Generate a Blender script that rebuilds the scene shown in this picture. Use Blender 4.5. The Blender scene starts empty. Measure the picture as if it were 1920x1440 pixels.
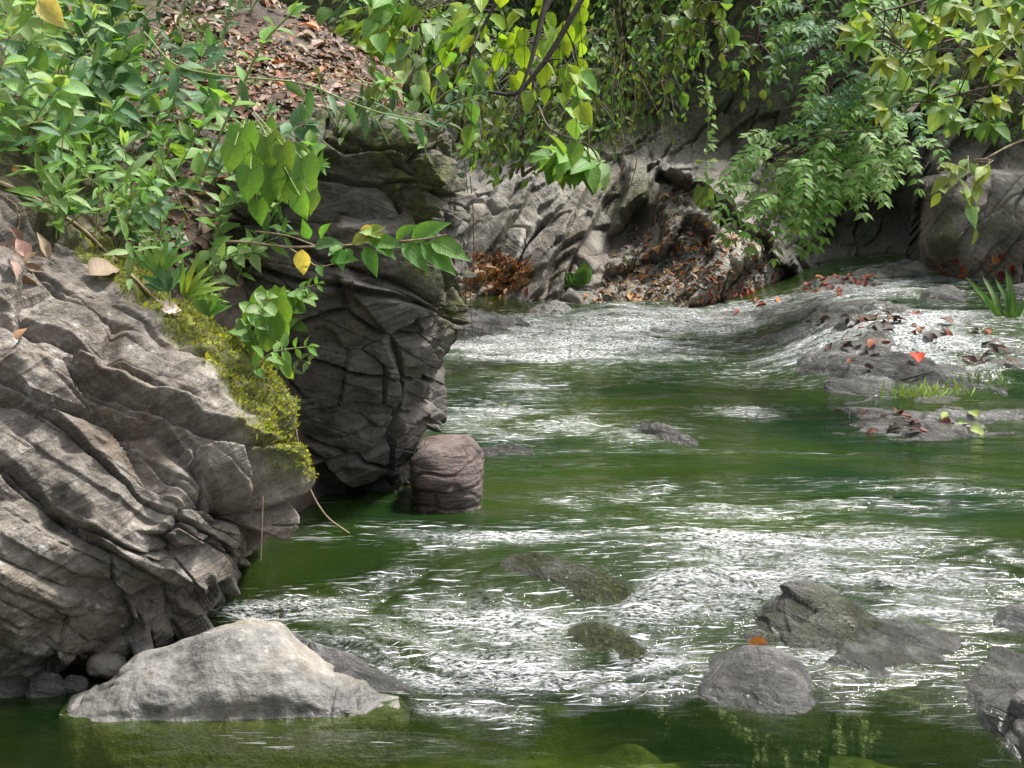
import bpy, math, random
import numpy as np
from mathutils import Vector, Matrix, Euler

sc = bpy.context.scene
R = math.radians
rng = np.random.default_rng(7)
random.seed(7)

# ------------------------------------------------------------------ camera, sky, sun, exposure
F_PX, CAM_H, PITCH = 3045.0, 1.8, R(7.853)
cd = bpy.data.cameras.new('camera'); cam = bpy.data.objects.new('camera', cd)
sc.collection.objects.link(cam)
cam.location = (0, 0, CAM_H); cam.rotation_euler = (R(90) - PITCH, 0, 0)
cd.sensor_width = 36.0; cd.lens = 36.0 * F_PX / 1920.0
cd.clip_start = 0.05; cd.clip_end = 500
sc.camera = cam

SUN_EL, SUN_AZ = R(60), R(126)          # azimuth measured from -Y (behind the camera) towards +X: high, ahead and to the right
world = bpy.data.worlds.new('World'); sc.world = world; world.use_nodes = True
wn = world.node_tree.nodes; wl = world.node_tree.links
sky = wn.new('ShaderNodeTexSky'); sky.sky_type = 'NISHITA'; sky.sun_disc = False
sky.sun_elevation = SUN_EL; sky.dust_density = 4.0; sky.air_density = 1.0; sky.ozone_density = 1.0
hsv = wn.new('ShaderNodeHueSaturation'); hsv.inputs['Saturation'].default_value = 0.22
bg = wn['Background']; bg.inputs['Strength'].default_value = 0.145
wl.new(sky.outputs[0], hsv.inputs['Color']); wl.new(hsv.outputs[0], bg.inputs['Color'])
sd = bpy.data.lights.new('sun', 'SUN'); sd.energy = 3.5; sd.angle = R(8); sd.color = (1.0, 0.965, 0.9)
sun = bpy.data.objects.new('sun', sd); sc.collection.objects.link(sun)
# direction from the scene to the sun
sdir = Vector((math.cos(SUN_EL) * math.sin(SUN_AZ), -math.cos(SUN_EL) * math.cos(SUN_AZ), math.sin(SUN_EL)))
sun.rotation_euler = sdir.to_track_quat('Z', 'Y').to_euler()
sky.sun_rotation = math.atan2(sdir.x, sdir.y)
sc.view_settings.view_transform = 'Standard'; sc.view_settings.look = 'None'
sc.view_settings.gamma = 1.0; sc.view_settings.exposure = 1.05
sc.cycles.use_denoising = True
sc.cycles.max_bounces = 6; sc.cycles.transparent_max_bounces = 12
sc.cycles.caustics_reflective = False; sc.cycles.caustics_refractive = False
sc.cycles.sample_clamp_indirect = 6.0

# ------------------------------------------------------------------ picture -> place
CP, SP = math.cos(PITCH), math.sin(PITCH)
def ray(u, v):
    a = (np.asarray(u, float) - 960) / F_PX; b = -(np.asarray(v, float) - 720) / F_PX
    return a, CP + b * SP, -SP + b * CP
def P(u, v, Y):
    dx, dy, dz = ray(u, v); t = Y / dy
    return np.stack(np.broadcast_arrays(dx * t, dy * t, CAM_H + dz * t), -1)
def G(u, v, z):
    dx, dy, dz = ray(u, v); t = (z - CAM_H) / dz
    return np.stack(np.broadcast_arrays(dx * t, dy * t, CAM_H + dz * t), -1)
def to_px(p):
    p = np.asarray(p); x, y, z = p[..., 0], p[..., 1], p[..., 2] - CAM_H
    f = y * CP - z * SP; up = y * SP + z * CP
    return 960 + F_PX * x / f, 720 - F_PX * up / f

# ------------------------------------------------------------------ numpy noise
def _fin(h):
    h = (h ^ (h >> np.uint32(13))) * np.uint32(1274126177); h = (h ^ (h >> np.uint32(16))) * np.uint32(2246822519)
    return h ^ (h >> np.uint32(15))
K1, K2, K3 = np.uint32(374761393), np.uint32(668265263), np.uint32(2147483647)
def _u(i): return np.asarray(i).astype(np.int64).astype(np.uint32)
def _h(ix, iy, iz, s):
    return (_fin(_u(ix) * K1 + _u(iy) * K2 + _u(iz) * K3 + np.uint32((s * 974711) & 0xFFFFFFFF)) & np.uint32(0xFFFFFF)) / np.float32(0xFFFFFF)
def vnoise(p, s=0):
    i = np.floor(p); f = (p - i).astype(np.float32); f = f * f * f * (f * (f * 6 - 15) + 10); i = _u(i)
    hx = [i[..., 0] * K1 + np.uint32((s * 974711) & 0xFFFFFFFF)]; hx.append(hx[0] + K1)
    hy = [i[..., 1] * K2]; hy.append(hy[0] + K2); hz = [i[..., 2] * K3]; hz.append(hz[0] + K3)
    wx = (1 - f[..., 0], f[..., 0]); wy = (1 - f[..., 1], f[..., 1]); wz = (1 - f[..., 2], f[..., 2]); out = 0
    for a in (0, 1):
        for b in (0, 1):
            hab = hx[a] + hy[b]; wab = wx[a] * wy[b]
            for c in (0, 1): out = out + wab * wz[c] * (_fin(hab + hz[c]) & np.uint32(0xFFFFFF)).astype(np.float32)
    return out * np.float32(2.0 / 0xFFFFFF) - 1
_ROT = np.array([[0.36, 0.48, -0.8], [-0.8, 0.6, 0.0], [0.48, 0.64, 0.6]])
def fbm(p, o=4, s=0, g=0.5):
    a, t, n = 1.0, 0, 0
    q = np.asarray(p, float)
    for k in range(o):
        t = t + a * vnoise(q, s + k); n += a; a *= g; q = q @ _ROT.T * 2.03
    return t / n
def voro(p, s=0, centre=False):
    p = np.asarray(p, np.float32); i = np.floor(p); fr = p - i; iu = _u(i); sh = p.shape[:-1]
    f1 = np.full(sh, 9.0, np.float32); f2 = f1.copy(); hid = np.zeros(sh, np.uint32); cen = np.zeros(p.shape, np.float32); k = np.float32(1 / 1023)
    base = iu[..., 0] * K1 + iu[..., 1] * K2 + iu[..., 2] * K3 + np.uint32((s * 974711) & 0xFFFFFFFF)
    for a in (-1, 0, 1):
        for b in (-1, 0, 1):
            for c in (-1, 0, 1):
                h = _fin(base + np.uint32((a * 374761393 + b * 668265263 + c * 2147483647) & 0xFFFFFFFF))
                ox = a + (h & np.uint32(1023)) * k - fr[..., 0]; oy = b + ((h >> np.uint32(10)) & np.uint32(1023)) * k - fr[..., 1]; oz = c + ((h >> np.uint32(20)) & np.uint32(1023)) * k - fr[..., 2]
                d = ox * ox + oy * oy + oz * oz; n = d < f1
                f2 = np.where(n, f1, np.minimum(f2, d)); hid = np.where(n, h, hid); f1 = np.where(n, d, f1)
                if centre: cen = np.where(n[..., None], np.stack([ox, oy, oz], -1), cen)
    idn = (_fin(hid + np.uint32(977)) & np.uint32(0xFFFF)) / np.float32(0xFFFF)
    if centre: return np.sqrt(f1), np.sqrt(f2), idn, cen, hid
    return np.sqrt(f1), np.sqrt(f2), idn
def facets(p, th, cell, seed, off=.05, tilt=.5, crack=.03, warp=.12, tiltn=0.0):
    """angular broken rock: every block of a stretched cell pattern is a flat facet, set in or out and tipped, with a joint between blocks"""
    a = p[:, 0] * math.cos(th) - p[:, 2] * math.sin(th); n = p[:, 0] * math.sin(th) + p[:, 2] * math.cos(th) + tiltn * p[:, 1]
    q = np.stack([a * cell[0], p[:, 1] * cell[1], n * cell[2]], -1) + warp * np.stack([fbm(p * 2.5, 2, seed + 20), fbm(p * 2.5, 2, seed + 21), fbm(p * 2.5, 2, seed + 22)], -1)
    f1, f2, idn, cen, hid = voro(q, seed, True)
    tx = ((hid >> np.uint32(3)) & np.uint32(255)) / 255. - .5; ty = ((hid >> np.uint32(12)) & np.uint32(255)) / 255. - .5; tz = ((hid >> np.uint32(21)) & np.uint32(255)) / 255. - .5
    flat = -(cen[:, 0] * tx / cell[0] + cen[:, 1] * ty / cell[1] + cen[:, 2] * tz * 1.4 / cell[2])
    return off * (idn - .5) * 2 + 2 * tilt * flat - crack * (1 - ss(0.0, 0.07, f2 - f1)) * (idn > .25)
def ss(a, b, x):
    t = np.clip((np.asarray(x, float) - a) / (b - a), 0, 1); return t * t * (3 - 2 * t)
def smax(a, b, k): return 0.5 * (a + b + np.sqrt((a - b) ** 2 + k * k))
def interp(xs, ys, x):                      # monotone-ish smooth interpolation
    xs, ys = np.asarray(xs, float), np.asarray(ys, float)
    h = np.diff(xs); d = np.diff(ys) / h
    m = np.zeros_like(ys); m[0], m[-1] = d[0], d[-1]
    m[1:-1] = np.where(d[:-1] * d[1:] > 0, 2 * d[:-1] * d[1:] / (d[:-1] + d[1:] + 1e-12), 0)
    k = np.clip(np.searchsorted(xs, x) - 1, 0, len(h) - 1); t = np.clip((x - xs[k]) / h[k], 0, 1)
    return ys[k] * (1 + 2 * t) * (1 - t) ** 2 + m[k] * h[k] * t * (1 - t) ** 2 + ys[k + 1] * t * t * (3 - 2 * t) + m[k + 1] * h[k] * t * t * (t - 1)
class RBF:                                   # thin-plate spline through scattered values
    def __init__(s, pts, val, sm=1e-6):
        s.p = np.asarray(pts, float); n = len(s.p); s.sc = np.ptp(s.p, axis=0).max(); s.p = s.p / s.sc
        K = s.k(np.linalg.norm(s.p[:, None] - s.p[None], axis=-1)) + np.eye(n) * sm
        A = np.zeros((n + 3, n + 3)); A[:n, :n] = K; A[:n, n] = 1; A[:n, n + 1:] = s.p; A[n, :n] = 1; A[n + 1:, :n] = s.p.T
        s.w = np.linalg.solve(A, np.r_[np.asarray(val, float), 0, 0, 0])
    @staticmethod
    def k(r): return np.where(r > 0, r * r * np.log(r + 1e-12), 0)
    def __call__(s, x, y):
        q = np.stack([x, y], -1) / s.sc; n = len(s.p); o = s.w[n] + q @ s.w[n + 1:]
        for j in range(n): o = o + s.w[j] * s.k(np.linalg.norm(q - s.p[j], axis=-1))
        return o

# ------------------------------------------------------------------ meshes and tags
COL = sc.collection
def mesh(name, verts, faces, attrs=None, smooth=True, uvs=None):
    me = bpy.data.meshes.new(name)
    verts = np.asarray(verts, np.float32).reshape(-1, 3); faces = np.asarray(faces, np.int32)
    k = faces.shape[1]
    me.vertices.add(len(verts)); me.vertices.foreach_set('co', verts.ravel())
    me.loops.add(faces.size); me.loops.foreach_set('vertex_index', faces.ravel())
    me.polygons.add(len(faces)); me.polygons.foreach_set('loop_start', np.arange(0, faces.size, k, dtype=np.int32))
    me.update(calc_edges=True)
    if smooth: me.polygons.foreach_set('use_smooth', np.ones(len(faces), bool))
    for n, a in (attrs or {}).items():
        a = np.asarray(a, np.float32)
        if a.ndim == 1:
            me.attributes.new(n, 'FLOAT', 'POINT').data.foreach_set('value', a)
        else:
            me.attributes.new(n, 'FLOAT_VECTOR', 'POINT').data.foreach_set('vector', a.ravel())
    me.update()
    return me
def obj(name, me, mat=None, parent=None, label=None, cat=None, group=None, kind=None):
    o = bpy.data.objects.new(name, me); COL.objects.link(o)
    if mat is not None and me is not None and not me.materials: me.materials.append(mat)
    if parent is not None: o.parent = parent
    tag(o, label, cat, group, kind)
    return o
def tag(o, label=None, cat=None, group=None, kind=None):
    for k, v in (('label', label), ('category', cat), ('group', group), ('kind', kind)):
        if v: o[k] = v
    return o
def grid_faces(nu, nv, wrap=False):
    i = np.arange(nu if wrap else nu - 1); j = np.arange(nv - 1)
    I, J = np.meshgrid(i, j, indexing='ij'); I2 = (I + 1) % nu
    return np.stack([I * nv + J, I2 * nv + J, I2 * nv + J + 1, I * nv + J + 1], -1).reshape(-1, 4)
def grid_normals(V, wrap=False):             # V: nu x nv x 3
    if wrap: du = np.roll(V, -1, 0) - np.roll(V, 1, 0)
    else: du = np.gradient(V, axis=0)
    n = np.cross(du, np.gradient(V, axis=1)); l = np.linalg.norm(n, axis=-1, keepdims=True)
    return n / np.maximum(l, 1e-9)

# ------------------------------------------------------------------ materials
def new_mat(name):
    m = bpy.data.materials.new(name); m.use_nodes = True
    return m, m.node_tree.nodes, m.node_tree.links, m.node_tree.nodes['Principled BSDF']
class NB:                                    # little node builder
    def __init__(s, m): s.n = m.node_tree.nodes; s.l = m.node_tree.links
    def node(s, t, **kw):
        n = s.n.new(t)
        for k, v in kw.items(): setattr(n, k, v)
        return n
    def put(s, sock, v):
        if v is None: return
        if isinstance(v, bpy.types.NodeSocket): s.l.new(v, sock)
        else: sock.default_value = v
    def attr(s, name, fac=True):
        n = s.node('ShaderNodeAttribute', attribute_name=name); return n.outputs['Fac' if fac else 'Vector']
    def coord(s, kind='Object'): return s.node('ShaderNodeTexCoord').outputs[kind]
    def map(s, v, scale=(1, 1, 1), rot=(0, 0, 0)):
        n = s.node('ShaderNodeMapping'); s.put(n.inputs['Vector'], v)
        n.inputs['Rotation'].default_value = rot
        if scale == (1, 1, 1): return n.outputs[0]
        m = s.node('ShaderNodeMapping'); s.l.new(n.outputs[0], m.inputs['Vector']); m.inputs['Scale'].default_value = scale
        return m.outputs[0]
    def noise(s, v, scale, detail=5, rough=0.55, dist=0.0):
        n = s.node('ShaderNodeTexNoise'); s.put(n.inputs['Vector'], v)
        n.inputs['Scale'].default_value = scale; n.inputs['Detail'].default_value = detail
        n.inputs['Roughness'].default_value = rough; n.inputs['Distortion'].default_value = dist
        return n.outputs['Fac']
    def ramp(s, f, *stops):
        n = s.node('ShaderNodeValToRGB'); s.put(n.inputs['Fac'], f); e = n.color_ramp.elements
        while len(e) < len(stops): e.new(0.5)
        for k, (p, c) in enumerate(stops):
            e[k].position = p; e[k].color = (c, c, c, 1) if isinstance(c, (int, float)) else (*c, 1)
        return n.outputs['Color']
    def mix(s, f, a, b, mode='MIX'):
        n = s.node('ShaderNodeMix', data_type='RGBA', blend_type=mode)
        s.put(n.inputs['Factor'], f)
        for k, v in ((6, a), (7, b)):
            s.put(n.inputs[k], (*v, 1) if isinstance(v, tuple) and len(v) == 3 else v)
        return n.outputs[2]
    def math(s, op, a, b=None, clamp=False):
        n = s.node('ShaderNodeMath', operation=op, use_clamp=clamp); s.put(n.inputs[0], a); s.put(n.inputs[1], b); return n.outputs[0]
    def bump(s, h, strength, dist, normal=None):
        n = s.node('ShaderNodeBump'); s.put(n.inputs['Height'], h); n.inputs['Strength'].default_value = strength
        n.inputs['Distance'].default_value = dist; s.put(n.inputs['Normal'], normal); return n.outputs[0]

def rock_mat(name, dark, mid, light, bed=0.0, stretch=(1.2, 1.2, 7), scale=3.0, lichen=0.25, moss=(0.10, 0.13, 0.02), rough=0.8, warm=None, bumpk=1.0, lich_col=(0.46, 0.45, 0.42)):
    m, n, l, bs = new_mat(name); b = NB(m); co = b.coord()
    strata = b.noise(b.map(co, stretch, (0, bed, 0)), scale, 7, 0.62, 0.6)
    blot = b.noise(co, scale * 0.55, 6, 0.6, 0.4)
    fine = b.noise(co, scale * 14, 5, 0.65)
    c = b.ramp(b.math('ADD', b.math('MULTIPLY', strata, 0.6), b.math('MULTIPLY', blot, 0.4)), (0.34, dark), (0.5, mid), (0.68, light))
    if warm:
        c = b.mix(b.ramp(b.noise(co, scale * 0.8, 5, 0.6), (0.5, 0.0), (0.68, 0.75)), c, warm)
    lf = b.math('MULTIPLY', b.ramp(b.noise(co, scale * 5, 6, 0.7), (0.54, 0.0), (0.66, 1.0)), b.ramp(b.noise(co, scale * 0.7, 3), (0.42, 0.0), (0.6, 1.0)))
    c = b.mix(b.math('MULTIPLY', lf, lichen), c, lich_col)
    c = b.mix(0.55, c, b.ramp(fine, (0.25, 0.45), (0.75, 1.35)), 'MULTIPLY')
    ms = b.math('MULTIPLY', b.attr('moss'), b.ramp(b.noise(co, scale * 9, 5, 0.7), (0.33, 0.15), (0.55, 1.0)), clamp=True)
    mc = b.ramp(b.noise(co, scale * 7, 4), (0.3, tuple(x * 0.5 for x in moss)), (0.7, tuple(x * 1.25 for x in moss)))
    c = b.mix(ms, c, mc)
    wet = b.attr('wet'); c = b.mix(b.math('MULTIPLY', wet, 0.5), c, b.mix(1.0, c, (0.35, 0.36, 0.33), 'MULTIPLY'))
    b.put(bs.inputs['Base Color'], c)
    b.put(bs.inputs['Roughness'], b.math('SUBTRACT', b.math('ADD', rough - 0.1, b.math('MULTIPLY', blot, 0.2)), b.math('MULTIPLY', wet, 0.5)))
    bs.inputs['Specular IOR Level'].default_value = 0.35
    h = b.math('ADD', b.math('MULTIPLY', strata, 1.0), b.math('ADD', b.math('MULTIPLY', fine, 0.30), b.math('MULTIPLY', ms, 0.5)))
    b.put(bs.inputs['Normal'], b.bump(h, 0.9 * bumpk, 0.05))
    return m

M = {}
M['rock_brown'] = rock_mat('rock_brown', (0.055, 0.048, 0.04), (0.185, 0.163, 0.138), (0.42, 0.385, 0.34), bed=R(31), stretch=(0.8, 0.8, 5), scale=3.0, lichen=0.8, bumpk=1.15, moss=(0.24, 0.26, 0.04), warm=(0.17, 0.125, 0.09))
M['rock_dark'] = rock_mat('rock_dark', (0.038, 0.034, 0.03), (0.105, 0.094, 0.083), (0.20, 0.18, 0.158), bed=R(16), stretch=(0.8, 0.8, 5), scale=2.8, lichen=0.22, moss=(0.10, 0.115, 0.02))
M['rock_red'] = rock_mat('rock_red', (0.05, 0.038, 0.033), (0.125, 0.095, 0.085), (0.21, 0.165, 0.15), bed=R(4), stretch=(1, 1, 9), scale=5, lichen=0.2, moss=(0.12, 0.11, 0.03), warm=(0.16, 0.10, 0.085))
M['rock_pale'] = rock_mat('rock_pale', (0.065, 0.062, 0.057), (0.175, 0.168, 0.155), (0.34, 0.325, 0.298), bed=R(25), stretch=(1, 1, 2.2), scale=4.0, lichen=0.5, moss=(0.13, 0.12, 0.05), lich_col=(0.6, 0.58, 0.55), bumpk=0.6, warm=(0.24, 0.2, 0.15))
M['rock_river'] = rock_mat('rock_river', (0.032, 0.031, 0.029), (0.105, 0.10, 0.096), (0.28, 0.275, 0.265), bed=R(-12), stretch=(1, 1, 4), scale=6, lichen=0.45, moss=(0.11, 0.13, 0.03), rough=0.5, bumpk=1.3, lich_col=(0.42, 0.42, 0.42))
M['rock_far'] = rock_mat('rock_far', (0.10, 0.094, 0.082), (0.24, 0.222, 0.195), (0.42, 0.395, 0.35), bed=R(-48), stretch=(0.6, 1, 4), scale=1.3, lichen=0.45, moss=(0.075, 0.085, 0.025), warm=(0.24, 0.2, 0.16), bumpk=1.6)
M['rock_shelf'] = rock_mat('rock_shelf', (0.07, 0.068, 0.064), (0.20, 0.195, 0.19), (0.42, 0.415, 0.405), bed=R(-8), stretch=(1, 1, 4), scale=3.5, lichen=0.5, moss=(0.11, 0.13, 0.03), rough=0.5, bumpk=1.4, lich_col=(0.5, 0.5, 0.5))
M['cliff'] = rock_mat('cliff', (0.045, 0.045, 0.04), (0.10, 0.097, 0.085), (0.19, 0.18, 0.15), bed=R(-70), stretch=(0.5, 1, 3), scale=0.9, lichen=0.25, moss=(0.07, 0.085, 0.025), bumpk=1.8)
M['soil'] = rock_mat('soil', (0.035, 0.028, 0.02), (0.085, 0.066, 0.05), (0.16, 0.125, 0.10), bed=R(35), stretch=(1, 1, 3), scale=4, lichen=0.15, moss=(0.09, 0.105, 0.025), warm=(0.15, 0.085, 0.055))
M['bed'] = rock_mat('bed', (0.06, 0.07, 0.025), (0.15, 0.165, 0.055), (0.27, 0.28, 0.12), bed=R(-20), stretch=(1, 1, 1), scale=1.6, lichen=0.15, moss=(0.14, 0.17, 0.03), rough=0.7)

# ------------------------------------------------------------------ river levels
def water_level(x, y):
    x, y = np.asarray(x, float), np.asarray(y, float)
    w = 0.20 * ss(5.35, 6.75, y + 0.10 * np.sin(x * 1.7)) + 0.08 * ss(9.5, 13.0, y) + 0.20 * ss(13.0, 15.6, y + 0.25 * np.sin(x * 2))
    up = ss(10.4, 12.6, y - 0.15 * x + 0.35) * ss(1.7, 2.9, x - 0.08 * (y - 12))
    w = w + (0.60 - w) * np.clip(up, 0, 1) * (y > 9)
    return w + 0.26 * ss(13.2, 17.0, y) * ss(1.2, 5.0, x)
def GW(u, v):                                # where the ray of a pixel meets the river
    z = 0.15
    for _ in range(12):
        p = G(u, v, z); z = 0.5 * z + 0.5 * water_level(p[..., 0], p[..., 1])
    return p
turb = [  # picture ellipses of broken water: u, v, ru, rv, strength
    (1060, 640, 230, 42, 1.0), (1240, 600, 160, 30, 1.0), (1450, 572, 150, 22, .9), (1620, 545, 160, 18, .8), (1640, 618, 200, 40, 1.0), (1500, 640, 90, 30, .9), (1780, 640, 120, 30, .8), (1380, 590, 120, 25, 1.0), (1850, 690, 90, 20, .6), (1800, 505, 130, 20, .7),
    (890, 790, 80, 50, .45), (1060, 800, 110, 16, .6), (1220, 822, 95, 18, .7), (930, 720, 90, 30, .45), (1430, 775, 90, 14, .5), (1600, 660, 90, 20, .6),
    (1250, 925, 220, 10, .32), (1420, 955, 240, 14, .34), (1760, 918, 180, 8, .4), (1000, 930, 90, 12, .4), (1150, 965, 200, 10, .25),
    (1430, 1040, 250, 55, .8), (1340, 1110, 150, 40, 1.0), (1600, 1005, 100, 18, .4), (1700, 1108, 150, 38, .75), (1860, 1045, 60, 18, .5), (1720, 1170, 180, 25, .4), 
    (620, 1105, 170, 45, .95), (800, 1060, 120, 25, .5), (800, 1200, 260, 75, .8), (1010, 1130, 170, 60, .75), (1000, 1240, 200, 25, .9), (1300, 1200, 90, 60, .8), (960, 1010, 200, 22, .4),
    (850, 1310, 70, 35, .6), (1180, 1285, 120, 25, .7), (1330, 1285, 60, 40, .5), (1600, 1210, 150, 55, .5), (1660, 1270, 150, 30, .35), (1830, 1330, 70, 60, .35), (620, 1385, 200, 18, .12)]
_tw = []
for u, v, ru, rv, k in turb:
    c = GW(u, v); _tw.append((c[0], c[1], abs(GW(u + ru, v)[0] - c[0]), max(0.06, 0.5 * abs(GW(u, v - rv)[1] - GW(u, v + rv)[1])), k))
def turbulence(x, y):
    t = np.zeros_like(x)
    for cx, cy, rx, ry, k in _tw:
        d = ((x - cx) / rx) ** 2 + ((y - cy) / ry) ** 2
        t = np.maximum(t, k * np.exp(-d * 0.9))
    return np.clip(t, 0, 1)

# ------------------------------------------------------------------ rock builders
ROCKS = {}
def strata_disp(p, th, lay=0.22, bulge=0.04, off=0.05, cell=(2.2, 2.2, 4.5), cellk=0.05, crack=0.035, big=0.07, fine=0.012, seed=0, tilt=0.0):
    a = p[:, 0] * math.cos(th) - p[:, 2] * math.sin(th)
    n = p[:, 0] * math.sin(th) + p[:, 2] * math.cos(th) + tilt * p[:, 1]
    n = n + 0.09 * fbm(p * 1.7, 3, seed) + 0.02 * fbm(p * 7, 3, seed + 5)
    k = n / lay + 0.35 * fbm(np.stack([n * 0 + 3.3, n / lay * 0.6, n * 0], -1), 2, seed + 9)
    i = np.floor(k); f = k - i
    hsh = _h(i.astype(np.int64), i.astype(np.int64) * 0, i.astype(np.int64) * 0, seed + 11)
    gate = ss(-0.25, 0.25, fbm(np.stack([a * 1.3, p[:, 1], i * 3.7], -1), 2, seed + 13))
    d = off * (hsh - 0.5) * 2 * (0.4 + 0.6 * gate) + bulge * (np.clip(4 * f * (1 - f), 0, 1) ** 0.35 - 0.8) * (0.25 + 0.75 * gate)
    q = np.stack([a * cell[0], p[:, 1] * cell[1], n * cell[2]], -1) + 0.35 * np.stack([fbm(p * 4, 2, seed + 20), fbm(p * 4, 2, seed + 21), fbm(p * 4, 2, seed + 22)], -1)
    f1, f2, idn = voro(q, seed + 30)
    vis = ss(-0.2, 0.3, fbm(p * 1.6, 2, seed + 40))
    d = d + cellk * (idn - 0.5) * 2 * (0.3 + 0.7 * vis) - crack * (1 - ss(0.0, 0.13, f2 - f1)) * (0.15 + 0.85 * vis) - 0.5 * cellk * ss(0.25, 0.9, f1) * vis
    d = d + big * fbm(p * 1.4, 3, seed + 50) + fine * fbm(p * 11, 4, seed + 60) + 0.03 * fbm(p * 4.5, 3, seed + 61)
    return d
def pits(p, seed):                           # hollows and knobs weathered into the face
    f1, f2, idn = voro(p * 3.4 + 0.4 * fbm(p * 3, 2, seed)[:, None], seed)
    g1, g2, gid = voro(p * 8.5 + 0.3 * fbm(p * 6, 2, seed)[:, None], seed + 7)
    return -0.07 * (idn > 0.62) * ss(0.50, 0.12, f1) - 0.022 * (gid > 0.5) * ss(0.5, 0.1, g1) + 0.03 * (idn < 0.3) * ss(0.55, 0.1, f1) + 0.012 * fbm(p * 16, 3, seed + 3)
def gate(p, f, seed): return ss(-.12, .22, fbm(p * f, 2, seed))
def loft(name, secs, mat, disp, label, cat, nu=420, nv=330, ex=3.0, moss=None, front=0.68):
    secs = sorted(secs, key=lambda s: s[0]); v = np.array([s[0] for s in secs], float)
    rows = []
    for s in secs:
        ym = 0.5 * (s[3] + s[4]); L = P(s[1], s[0], ym); Rr = P(s[2], s[0], ym); rows.append((L[0], Rr[0], s[3], s[4], Rr[2]))
    rows = np.array(rows); vv = np.linspace(v[0], v[-1], nv)
    xl, xr, yf, yb, z = [interp(v, rows[:, k], vv) for k in range(5)]
    # angle: more columns on the camera side
    nf = int(nu * front); tf = np.linspace(math.pi, 2 * math.pi, nf, endpoint=False); tb = np.linspace(0, math.pi, nu - nf, endpoint=False)
    th = np.concatenate([tf, tb]); c, s_ = np.cos(th), np.sin(th)
    cx = np.sign(c) * np.abs(c) ** (2 / ex); cy = np.sign(s_) * np.abs(s_) ** (2 / ex)
    V = np.zeros((nu, nv, 3))
    V[:, :, 0] = 0.5 * (xl + xr)[None] + 0.5 * (xr - xl)[None] * cx[:, None]
    V[:, :, 1] = 0.5 * (yf + yb)[None] + 0.5 * (yb - yf)[None] * cy[:, None]
    V[:, :, 2] = z[None]
    N = -grid_normals(V, True); p = V.reshape(-1, 3)
    d = disp(p).reshape(nu, nv); W = V + N * d[..., None]
    top = W[:, 0].mean(0); bot = W[:, -1].mean(0)
    verts = np.concatenate([W.reshape(-1, 3), top[None], bot[None]])
    F = grid_faces(nu, nv, True)
    i = np.arange(nu); ct = np.stack([(i + 1) % nu * nv, i * nv, i * 0 + nu * nv, i * 0 + nu * nv], -1)
    cb = np.stack([i * nv + nv - 1, (i + 1) % nu * nv + nv - 1, i * 0 + nu * nv + 1, i * 0 + nu * nv + 1], -1)
    tris = np.concatenate([ct[:, :3], cb[:, :3]])
    NN = np.concatenate([N.reshape(-1, 3), [[0, 0, 1], [0, 0, -1]]])
    ms = moss(verts, NN) if moss else np.zeros(len(verts))
    wl_ = water_level(verts[:, 0], verts[:, 1])
    wet = 1 - ss(0.03, 0.16, verts[:, 2] - wl_ + 0.05 * fbm(verts * 5, 2, 3))
    allf = np.concatenate([np.concatenate([F[:, [0, 1, 2]], F[:, [0, 2, 3]]]), tris])
    me = mesh(name, verts, allf, {'moss': ms, 'wet': wet})
    ROCKS[name] = (verts, NN)
    return obj(name, me, mat, None, label, cat)

def left_moss(p, n):
    u, v = to_px(p)
    ridge = np.interp(v, [300, 440, 520, 600, 700, 800, 870, 960, 1000], [-300, 120, 235, 390, 500, 548, 555, 545, 530])
    w = np.interp(v, [430, 520, 600, 700, 800, 900, 960, 1000], [10, 50, 95, 120, 95, 55, 35, 0])
    band = 1 - ss(0.55, 1.1, (ridge - u) / np.maximum(w, 1) + 0.55 * fbm(p * 7, 3, 77))
    return np.clip(band * ss(400, 470, v) * (1 - ss(850, 925, v + 60 * fbm(p * 6, 2, 78))), 0, 1)
LB = [(1285, -650, -60, 6.0, 6.9), (1270, -700, 40, 5.88, 7.0), (1250, -730, 130, 5.74, 7.0), (1230, -745, 225, 5.66, 7.0), (1195, -760, 345, 5.55, 7.0), (1120, -780, 438, 5.42, 7.0), (1050, -800, 500, 5.32, 7.0), (960, -800, 536, 5.28, 7.0),
      (870, -800, 550, 5.36, 7.05), (800, -800, 540, 5.48, 7.1), (700, -800, 488, 5.68, 7.1), (600, -800, 380, 5.92, 7.15), (500, -800, 215, 6.15, 7.2), (400, -800, 60, 6.35, 7.3), (340, -790, -50, 6.45, 7.3), (280, -760, -220, 6.55, 7.3)]
loft('layered_boulder', LB, M['rock_brown'], lambda p: facets(p, R(31), (0.36, 0.5, 3.4), 2, .034, .02, .06, .07, .25) + .7 * gate(p, .9, 40) * facets(p, R(32), (0.7, 0.8, 12), 4, .018, .03, .024, .12, .25) + facets(p, R(31), (1.0, 1.3, 2.0), 3, .045, .13, .03, .1, .25) + 1.15 * ss(.0, .3, fbm(p * 1.3, 2, 41)) * facets(p, R(27), (3.4, 3.4, 6.5), 5, .034, .26, .032, .12, .25) + .9 * pits(p, 5) + .07 * fbm(p * 1.3, 3, 8) + .018 * fbm(p * 9, 4, 12) + .02 - .12 * ss(.15, -.35, p[:, 2] - .75) * ss(-1.35, -.95, p[:, 0]),
     'huge tilted brown layered boulder overhanging the stream with a mossy ridge', 'boulder', 620, 460, 2.8, left_moss)

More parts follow.
